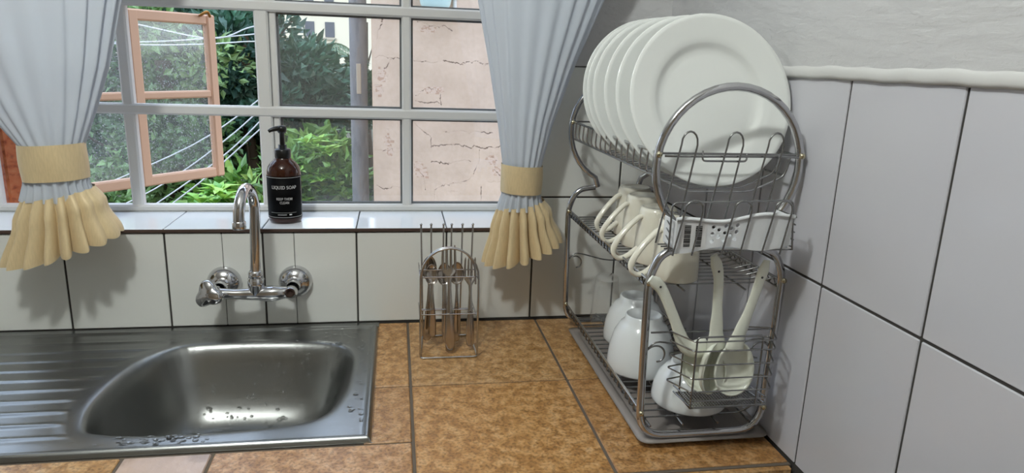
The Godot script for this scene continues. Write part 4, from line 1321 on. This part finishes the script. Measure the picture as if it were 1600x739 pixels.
func build_rack():
	var t := thing("dish_rack", "three-tier chrome wire dish rack standing in the corner by the right wall", "dish rack")
	for z in [ZF, ZB]:
		put("end_frame", tube(end_frame_path(z), 0.0062, 12), M.rack_chrome, t)
		var pts := []
		for i in 37:                                  # open ring above the pinch
			var w := deg_to_rad(-118.0 - i * (304.0 / 36.0))
			pts.append(Vector3(RX + cos(w) * 0.1125, 0.4545 + sin(w) * 0.1155, z))
		pts.push_front(Vector3(RX - 0.046, 0.332, z))
		pts.append(Vector3(RX + 0.046, 0.332, z))
		put("end_ring", tube(pts, 0.0062, 12), M.rack_chrome, t)
		for q in [[RX - RH, 0.278], [RX + RH, 0.278], [RX - RH + 0.005, 0.062], [RX + RH - 0.005, 0.062], [RX - 0.1115, 0.472], [RX + 0.1115, 0.472]]:
			put("screw", lathe([Vector2(0.0045, 0), Vector2(0.0045, 0.002), Vector2(0.003, 0.0042), Vector2(0, 0.005)], 14, Transform3D(Basis(Vector3.RIGHT, Vector3.BACK, Vector3.DOWN), Vector3(q[0], q[1], z + 0.0055))), M.screw, t)
		# scroll ornaments inside each upright
		for s in [-1.0, 1.0]:
			var c := Vector3(RX + s * (RH - 0.024), 0.157, z)
			var sc := []
			for i in 22:
				var w := i / 21.0 * 4.6
				sc.append(c + Vector3(s * cos(w) * (0.02 - 0.0022 * w), sin(w) * (0.02 - 0.0022 * w), 0.0))
			put("scroll", tube(sc, 0.0015, 6), M.wire, t)
		put("scroll_bar", tube(smooth_path([Vector3(RX - RH + 0.008, 0.168, z), Vector3(RX - RH * 0.75, 0.18, z), Vector3(RX - 0.02, 0.165, z), Vector3(RX + 0.02, 0.165, z), Vector3(RX + RH * 0.75, 0.18, z), Vector3(RX + RH - 0.008, 0.168, z)]), 0.0015, 6), M.wire, t)
	# plate shelf on top
	var top := shelf(t, "plate_shelf", 0.472, 0.0022, 0.1075)
	for s in [-1.0, 1.0]:
		put("rail", tube([Vector3(RX + s * 0.1075, 0.437, ZB + 0.012), Vector3(RX + s * 0.1075, 0.437, ZF - 0.03)], 0.0018, 8), M.rack_chrome, top)
	var wire := tube(rounded([Vector3(-0.1075, 0.474, 0.006), Vector3(-0.107, 0.437, -0.004), Vector3(-0.05, 0.4135, 0.0), Vector3(0.05, 0.4135, 0.0), Vector3(0.107, 0.437, -0.004), Vector3(0.1075, 0.474, 0.006)], 0.012, 3), 0.0017, 6)
	for k in 16: put("shelf_wire", wire, M.rack_chrome, top, Vector3(RX, 0, ZB + 0.016 + k * 0.0312))
	put("end_wire", tube([Vector3(RX - 0.107, 0.473, ZF - 0.001), Vector3(RX + 0.107, 0.473, ZF - 0.001)], 0.0018, 6), M.wire, top)
	put("end_wire", tube([Vector3(RX - 0.107, 0.473, ZB + 0.001), Vector3(RX + 0.107, 0.473, ZB + 0.001)], 0.0018, 6), M.wire, top)
	# mug shelf
	var midd := shelf(t, "mug_shelf", 0.278, 0.0024, RH - 0.004)
	var flat := tube(rounded([Vector3(-RH + 0.004, 0.279, 0.012), Vector3(-RH + 0.006, 0.2655, 0.0), Vector3(RH - 0.03, 0.2655, 0.0), Vector3(RH - 0.004, 0.279, 0.016)], 0.008, 3), 0.0014, 6)
	for k in 26: put("shelf_wire", flat, M.wire, midd, Vector3(RX, 0, ZB + 0.01 + k * 0.0188))
	for s in [-1.0, 1.0]:
		put("rail", tube([Vector3(RX + s * (RH - 0.005), 0.2655, ZB), Vector3(RX + s * (RH - 0.005), 0.2655, ZF)], 0.0016, 6), M.wire, midd)
		var zig := []
		for k in 53: zig.append(Vector3(RX + s * (RH - 0.0035), 0.2655 if k % 2 else 0.278, ZB + 0.006 + k * 0.0096))
		put("lattice_wire", tube(zig, 0.0011, 5), M.wire, midd)
	for x in [-0.05, 0.05]: put("runner", tube([Vector3(RX + x, 0.263, ZB), Vector3(RX + x, 0.263, ZF)], 0.0018, 6), M.wire, midd)
	# bowl shelf
	var low := shelf(t, "bowl_shelf", 0.06, 0.0024, RH - 0.008)
	var flat2 := tube(rounded([Vector3(-RH + 0.009, 0.061, 0.01), Vector3(-RH + 0.011, 0.0375, 0.0), Vector3(RH - 0.03, 0.0375, 0.0), Vector3(RH - 0.009, 0.061, 0.014)], 0.008, 3), 0.0014, 6)
	for k in 23: put("shelf_wire", flat2, M.wire, low, Vector3(RX, 0, ZB + 0.012 + k * 0.0213))
	for x in [-0.085, -0.03, 0.03, 0.085]: put("runner", tube([Vector3(RX + x, 0.035, ZB), Vector3(RX + x, 0.035, ZF)], 0.0018, 6), M.wire, low)
	# drip tray under it all
	var tr := thing("drip_tray", "shallow grey translucent plastic drip tray under the dish rack", "tray", Vector3(0, 0, 0))
	var st := begin()
	var rings := []
	for q in [[0.0, 0.0005], [0.004, 0.0005], [-0.003, 0.0095], [-0.0055, 0.012], [-0.009, 0.0125], [-0.011, 0.0105], [-0.009, 0.0085]]:
		pass
	var levels := [[-0.014, 0.0008], [0.0, 0.0095], [0.003, 0.0122], [-0.012, 0.0122], [-0.016, 0.0095], [-0.022, 0.0035]]
	for q in levels:
		var o: float = q[0]
		var ring := []
		for p in rounded([Vector3(-0.2245 - o, q[1], 0.1 - o), Vector3(-0.2245 - o, q[1], 0.588 + o), Vector3(-0.003 + minf(o, 0.0), q[1], 0.588 + o), Vector3(-0.003 + minf(o, 0.0), q[1], 0.1 - o)], 0.02, 5, true): ring.append(p)
		rings.append(ring)
	skin(st, rings, true, true, false)
	fan(st, rings[-1], false)
	put("tray", finish(st), M.tray_plastic, tr)

func shelf(parent: Node3D, called: String, y: float, r: float, half: float) -> Node3D:
	var o := Node3D.new()
	o.name = called
	parent.add_child(o, true)
	for s in [-1.0, 1.0]:
		put("rail", tube([Vector3(RX + s * half, y, ZB), Vector3(RX + s * half, y, ZF)], r, 8), M.rack_chrome, o)
	return o

# ---------------------------------------------------------------- crockery
func build_crockery():
	# plates: lathed about their own axis (y), then stood up
	var R := 0.131
	var prof := [Vector2(0, 0.0035), Vector2(0.062, 0.0035), Vector2(0.065, 0.0), Vector2(0.069, 0.0), Vector2(0.072, 0.004), Vector2(0.085, 0.0095), Vector2(0.1, 0.0125), Vector2(0.124, 0.0165), Vector2(R - 0.001, 0.0185), Vector2(R, 0.0198), Vector2(R - 0.001, 0.021), Vector2(0.124, 0.0195), Vector2(0.1, 0.0158), Vector2(0.091, 0.0142), Vector2(0.087, 0.0122), Vector2(0.083, 0.0092), Vector2(0.078, 0.0072), Vector2(0.07, 0.0066), Vector2(0, 0.0064)]
	var labels := ["front plate, facing the room, in the row on top of the rack", "second plate from the front of the row on the rack", "third plate from the front of the row on the rack", "fourth plate from the front of the row on the rack", "fifth plate from the front of the row on the rack", "rearmost plate, nearest the window wall, on top of the rack"]
	var pm := lathe(prof, 96)
	for k in 6:
		var o := put("dinner_plate", pm, M.porcelain, self)
		tag(o, "white dinner plate: " + labels[k], "plate", "white dinner plates on the rack")
		var tilt: float = [0.27, 0.25, 0.22, 0.2, 0.18, 0.16][k]
		var z: float = [0.508, 0.443, 0.378, 0.318, 0.273, 0.243][k]
		o.basis = Basis.from_euler(Vector3(0, [0.03, 0.02, 0.03, 0.01, 0.02, 0.0][k], 0)) * Basis.from_euler(Vector3(PI / 2 - tilt, 0, 0))
		var up := 0.4165 + R * cos(tilt)
		o.position = Vector3([-0.137, -0.138, -0.138, -0.139, -0.138, -0.136][k], up, z - R * 0.0)
	# mugs upside down, handles to the left
	var mug := thing("mug", "upside-down cream mug at the front of the rack's middle shelf", "mug", Vector3(-0.168, 0.2672, 0.522), "cream mugs upside down on the rack")
	put("cup", lathe([Vector2(0.0325, 0.0005), Vector2(0.036, 0.0), Vector2(0.037, 0.002), Vector2(0.0368, 0.02), Vector2(0.0355, 0.05), Vector2(0.033, 0.08), Vector2(0.0318, 0.089), Vector2(0.03, 0.094), Vector2(0.0275, 0.0958), Vector2(0.0255, 0.0945), Vector2(0.023, 0.093), Vector2(0, 0.0928)], 48), M.mug_glaze, mug)
	put("inside", lathe([Vector2(0, 0.088), Vector2(0.028, 0.086), Vector2(0.031, 0.06), Vector2(0.033, 0.002), Vector2(0.0325, 0.0005)], 32), M.mug_glaze, mug)
	var st := begin()
	add_tube(st, smooth_path([Vector3(-0.031, 0.081, 0), Vector3(-0.041, 0.077, 0.0), Vector3(-0.062, 0.058, 0), Vector3(-0.08, 0.034, 0), Vector3(-0.081, 0.018, 0), Vector3(-0.07, 0.01, 0), Vector3(-0.054, 0.0135, 0), Vector3(-0.0355, 0.026, 0)]), 0.0053, 12, false, 0.72, Vector3(0, 0.3, 0.1))
	put("handle", finish(st), M.mug_glaze, mug)
	mug.rotation.y = 0.22
	var spots := [[Vector3(-0.167, 0.2672, 0.43), 0.2, "second upside-down cream mug from the front on the rack's middle shelf"], [Vector3(-0.154, 0.2672, 0.322), 0.18, "third upside-down cream mug from the front on the rack's middle shelf"], [Vector3(-0.142, 0.2672, 0.236), 0.25, "rearmost upside-down cream mug on the rack's middle shelf"]]
	for s in spots: dup(mug, "mug", s[0], s[2]).rotation.y = s[1]
	# bowls upside down on the bottom shelf
	var bprof := [Vector2(0.058, 0.001), Vector2(0.0618, 0.0), Vector2(0.063, 0.002), Vector2(0.0628, 0.01), Vector2(0.06, 0.028), Vector2(0.053, 0.046), Vector2(0.043, 0.058), Vector2(0.035, 0.063), Vector2(0.0335, 0.07), Vector2(0.031, 0.0705), Vector2(0.029, 0.066), Vector2(0.0, 0.065)]
	var bin := [Vector2(0, 0.06), Vector2(0.033, 0.058), Vector2(0.05, 0.045), Vector2(0.058, 0.02), Vector2(0.058, 0.001)]
	var bowl := thing("bowl", "upside-down white bowl at the front of the rack, behind the spoon holder", "bowl", Vector3(-0.113, 0.0392, 0.502), "white bowls upside down on the rack's bottom shelf")
	put("shell", lathe(bprof, 56), M.bowl_glaze, bowl)
	put("inside", lathe(bin, 40), M.bowl_glaze, bowl)
	var b2 := dup(bowl, "bowl", Vector3(-0.152, 0.0392, 0.366), "tall white upside-down bowl in the middle of the rack's bottom shelf")
	b2.scale = Vector3(1.0, 1.5, 1.0)
	var b3 := dup(bowl, "bowl", Vector3(-0.118, 0.0392, 0.232), "rearmost upside-down white bowl on the rack's bottom shelf")
	b3.scale = Vector3(1.02, 1.35, 1.02)
	# clear glass at the back
	var gl := thing("drinking_glass", "clear upside-down drinking glass at the back of the rack's bottom shelf", "glass", Vector3(-0.153, 0.0392, 0.135))
	put("glass", lathe([Vector2(0.0315, 0.0), Vector2(0.033, 0.001), Vector2(0.029, 0.06), Vector2(0.024, 0.105), Vector2(0.022, 0.108), Vector2(0.0, 0.108)], 40), M.clear_glass, gl)
	put("base", lathe([Vector2(0.0, 0.098), Vector2(0.021, 0.098), Vector2(0.0218, 0.1), Vector2(0.021, 0.1065), Vector2(0.0, 0.1065)], 32), M.clear_glass, gl)

# ---------------------------------------------------------------- baskets on the rack's front
func build_front_baskets():
	var zf := ZF + 0.0085
	# upper wire basket with tall loops
	var b := thing("wire_basket", "looped wire basket hooked inside the rack's front ring", "basket", Vector3.ZERO)
	for k in 3:
		var x: float = [-0.197, -0.1275, -0.0645][k]
		var s := 0.024
		var pts := [Vector3(x - 0.014 - s, 0.345, zf + 0.012), Vector3(x - 0.012, 0.488, zf + 0.012)]
		for i in range(1, 8):
			var w := PI - PI * i / 8.0
			pts.append(Vector3(x + cos(w) * 0.012, 0.49 + sin(w) * 0.017, zf + 0.012))
		pts += [Vector3(x + 0.012, 0.488, zf + 0.012), Vector3(x + 0.012 - s * 0.9, 0.345, zf + 0.012)]
		put("tall_loop", tube(pts, 0.0015, 6), M.wire, b)
		x = [-0.2065, -0.135, -0.0745][k]
		pts = [Vector3(x - 0.016 - s * 0.4, 0.342, zf + 0.07), Vector3(x - 0.013, 0.405, zf + 0.07)]
		for i in range(1, 8):
			var w := PI - PI * i / 8.0
			pts.append(Vector3(x + cos(w) * 0.013, 0.407 + sin(w) * 0.012, zf + 0.07))
		pts += [Vector3(x + 0.013, 0.405, zf + 0.07), Vector3(x + 0.012 - s * 0.4, 0.342, zf + 0.07)]
		put("front_loop", tube(pts, 0.0015, 6), M.wire, b)
	var xl := -0.2345
	var xr := -0.046
	put("rim_wire", tube(rounded([Vector3(xl, 0.345, zf + 0.06), Vector3(xl, 0.414, zf + 0.06), Vector3(xr - 0.01, 0.418, zf + 0.06), Vector3(xr, 0.345, zf + 0.058)], 0.008, 3), 0.0015, 6), M.wire, b)
	put("hook_bar", tube(smooth_path([Vector3(-0.228, 0.4705, zf + 0.001), Vector3(-0.19, 0.471, zf + 0.006), Vector3(-0.06, 0.472, zf + 0.006), Vector3(-0.02, 0.4705, zf + 0.001)]), 0.0018, 6), M.wire, b)
	put("hook_bar", tube(rounded([Vector3(-0.172, 0.479, zf + 0.004), Vector3(-0.174, 0.465, zf + 0.009), Vector3(-0.106, 0.465, zf + 0.009), Vector3(-0.104, 0.476, zf + 0.004)], 0.005, 3), 0.0015, 6), M.wire, b)
	for y in [0.349, 0.36, 0.371, 0.382, 0.393]:
		put("side_wire", tube([Vector3(xl, y, zf + 0.06), Vector3(xl + 0.012, y, zf + 0.012), Vector3(xl + 0.03, y - 0.004, zf + 0.012)], 0.0012, 5), M.wire, b)
		put("side_wire", tube([Vector3(xr, y, zf + 0.058), Vector3(xr, y, zf + 0.012)], 0.0012, 5), M.wire, b)
	for z in [0.02, 0.032, 0.044, 0.056]:
		put("floor_wire", tube([Vector3(xl, 0.345, zf + z), Vector3(xr, 0.345, zf + z)], 0.0012, 5), M.wire, b)
	# white perforated insert with a bar code sticker
	var c := thing("plastic_caddy", "white perforated plastic tray with a barcode sticker in the rack's upper wire basket", "caddy", Vector3.ZERO)
	var cs := CSGCombiner3D.new()
	cs.name = "front_wall"
	var poly := CSGPolygon3D.new()
	poly.name = "panel"
	var pv := PackedVector2Array()
	for i in 21:
		var f := i / 20.0
		pv.append(Vector2(lerpf(-0.228, -0.056, f), 0.3475 + 0.004 * sin(f * 9.0 + 4.2) + 0.004 * f))
	for i in range(20, -1, -1):
		var f := i / 20.0
		pv.append(Vector2(lerpf(-0.228, -0.056, f), 0.389 + 0.0035 * sin(f * 9.0 + 1.2) + 0.009 * f))
	poly.polygon = pv
	poly.depth = 0.003
	poly.material = M.white_plastic
	poly.position = Vector3(0, 0, zf + 0.066)
	cs.add_child(poly)
	for i in 3:
		for j in 5:
			if (i + j) % 2: continue
			pass
	for q in [[-0.1735, 0.381], [-0.165, 0.377], [-0.155, 0.3825], [-0.147, 0.379], [-0.138, 0.3835], [-0.1745, 0.371], [-0.166, 0.3675], [-0.156, 0.3725], [-0.148, 0.369], [-0.139, 0.374], [-0.175, 0.361], [-0.157, 0.362], [-0.141, 0.364]]:
		var h := CSGCylinder3D.new()
		h.name = "hole"
		h.operation = CSGShape3D.OPERATION_SUBTRACTION
		h.radius = 0.0031
		h.height = 0.02
		h.sides = 14
		h.rotation.x = PI / 2
		h.position = Vector3(q[0], q[1], zf + 0.0645)
		h.material = M.white_plastic
		cs.add_child(h, true)
	c.add_child(cs)
	var st := begin()                                 # rolled lip along the wavy top
	var lip := []
	for i in 21:
		var f := i / 20.0
		lip.append(Vector3(lerpf(-0.229, -0.054, f), 0.389 + 0.0035 * sin(f * 9.0 + 1.2) + 0.009 * f, zf + 0.066))
	add_tube(st, lip, 0.003, 8)
	put("lip", finish(st), M.white_plastic, c)
	put("back_wall", box(Vector3(-0.226, 0.349, zf + 0.016), Vector3(-0.056, 0.358, zf + 0.018), 0.0006), M.white_plastic, c)
	put("floor", box(Vector3(-0.226, 0.3475, zf + 0.018), Vector3(-0.056, 0.3495, zf + 0.063), 0.0006), M.white_plastic, c)
	put("end_wall", box(Vector3(-0.227, 0.3495, zf + 0.018), Vector3(-0.2252, 0.388, zf + 0.063), 0.0006), M.white_plastic, c)
	put("end_wall", box(Vector3(-0.0575, 0.3495, zf + 0.018), Vector3(-0.0557, 0.396, zf + 0.063), 0.0006), M.white_plastic, c)
	var stk := put("sticker", box(Vector3(-0.222, 0.3515, zf + 0.066), Vector3(-0.1835, 0.387, zf + 0.0664)), M.label_white, c)
	stk.set_meta("label", "white sticker printed with a barcode in two columns")
	st = begin()
	for col in 2:
		var y := 0.3535
		var i := 0
		while y < 0.3835:
			var h: float = [0.0009, 0.0016, 0.0006, 0.0012, 0.0007, 0.002, 0.0008][(i * 3 + col) % 7]
			var xa := -0.2165 + col * 0.0165
			add_box(st, Vector3(xa, y, zf + 0.0664), Vector3(xa + 0.0095, y + h, zf + 0.0667))
			y += h + [0.0007, 0.0005, 0.0009, 0.0006][(i + col) % 4]
			i += 1
	put("barcode", finish(st), M.print_black, stk)
	# lower wire holder with the serving spoons
	var hd := thing("spoon_holder", "wire holder with a mesh floor hung low on the rack's front", "holder", Vector3.ZERO)
	var hx0 := -0.2
	var hx1 := -0.04
	var zb := zf + 0.001
	var zz := zf + 0.055
	for y in [0.125, 0.146, 0.168, 0.19, 0.205]:
		put("hoop_wire", tube(rounded([Vector3(hx0 + 0.03, y, zb), Vector3(hx0, y + 0.002, zb + 0.012), Vector3(hx0 + 0.024, y, zz), Vector3(hx1 - 0.008, y, zz), Vector3(hx1 + 0.006, y + 0.002, zb + 0.012), Vector3(hx1 - 0.03, y, zb)], 0.006, 3), 0.0013, 6), M.wire, hd)
	put("front_loop", tube(rounded([Vector3(-0.1745, 0.098, zz), Vector3(-0.1745, 0.2125, zz), Vector3(-0.0705, 0.2125, zz), Vector3(-0.0705, 0.098, zz)], 0.006, 4), 0.0016, 6), M.wire, hd)
	for y in [0.1, 0.11]:
		put("hoop_wire", tube(rounded([Vector3(hx0 + 0.02, y, zb), Vector3(hx0 + 0.026, y, zz), Vector3(hx1 - 0.012, y, zz), Vector3(hx1 - 0.02, y, zb)], 0.005, 3), 0.0013, 6), M.wire, hd)
	put("back_wire", tube([Vector3(hx0 + 0.03, 0.205, zb), Vector3(hx0 + 0.03, 0.098, zb)], 0.0014, 6), M.wire, hd)
	put("back_wire", tube([Vector3(hx1 - 0.03, 0.205, zb), Vector3(hx1 - 0.03, 0.098, zb)], 0.0014, 6), M.wire, hd)
	put("back_wire", tube([Vector3(RX - RH + 0.008, 0.2, zb), Vector3(RX + RH - 0.008, 0.2, zb)], 0.0016, 6), M.wire, hd)
	st = begin()
	for i in 27: add_box(st, Vector3(hx0 + 0.024 + i * 0.0046, 0.0975, zb), Vector3(hx0 + 0.0254 + i * 0.0046, 0.0985, zz))
	for i in 12: add_box(st, Vector3(hx0 + 0.024, 0.0975, zb + i * 0.0048), Vector3(hx1 - 0.015, 0.0985, zb + 0.0014 + i * 0.0048))
	put("mesh_floor", finish(st), M.wire, hd, Vector3.ZERO, true)
	# three cream serving spoons, handles up
	var lab := ["left-hand cream serving spoon, its handle leaning left over the rack's upright", "middle cream serving spoon with the upright curved handle", "right-hand cream serving spoon, its handle leaning right to the wall"]
	var bowls := [[Vector3(-0.141, 0.147, zf + 0.014), 0.3, 0.1], [Vector3(-0.124, 0.149, zf + 0.026), -0.05, 0.25], [Vector3(-0.0945, 0.153, zf + 0.04), -0.12, 0.12]]
	var paths := [
		[Vector3(0, 0.03, -0.002), Vector3(-0.032, 0.035, 0.0), Vector3(-0.058, 0.085, 0.004), Vector3(-0.082, 0.13, 0.008), Vector3(-0.103, 0.148, 0.012)],
		[Vector3(0, 0.03, -0.004), Vector3(-0.004, 0.06, -0.002), Vector3(-0.008, 0.11, 0.0), Vector3(-0.0115, 0.15, 0.0), Vector3(-0.024, 0.181, 0.003)],
		[Vector3(-0.004, 0.03, -0.004), Vector3(0.002, 0.055, -0.004), Vector3(0.014, 0.1, -0.002), Vector3(0.022, 0.14, 0.0), Vector3(0.028, 0.172, 0.002)]]
	for k in 3:
		var s := thing("serving_spoon", lab[k], "spoon", bowls[k][0] - Vector3([0.0, 0.003, 0.007][k], 0, 0), "cream serving spoons in the wire holder")
		var o := put("bowl", spoon_bowl(Vector3.ZERO, 0.034, 0.043, 0.019, 0.0026), M.melamine, s)
		o.rotation = Vector3(bowls[k][2] - 0.25, [-0.5, 0.6, 0.1][k], bowls[k][1])
		st = begin()
		var pp := smooth_path(paths[k])
		add_tube(st, pp, rep([[0.016, 6], [0.0115, 8], [0.0085, 8], [0.0085, 8], [0.0095, 6], [0.006, 2]], pp.size()), 12, false, 0.36, Vector3(0.1, 0, 1))
		put("handle", finish(st), M.melamine, s)
		var hole := lathe([Vector2(0, -0.0001), Vector2(0.0018, -0.0001), Vector2(0.0018, 0.0004), Vector2(0, 0.0004)], 10, Transform3D(Basis(Vector3.RIGHT, Vector3.BACK, Vector3.DOWN), pp[-6] + Vector3(0, 0, 0.0034)))
		put("hanging_hole", hole, M.hole_dark, s)
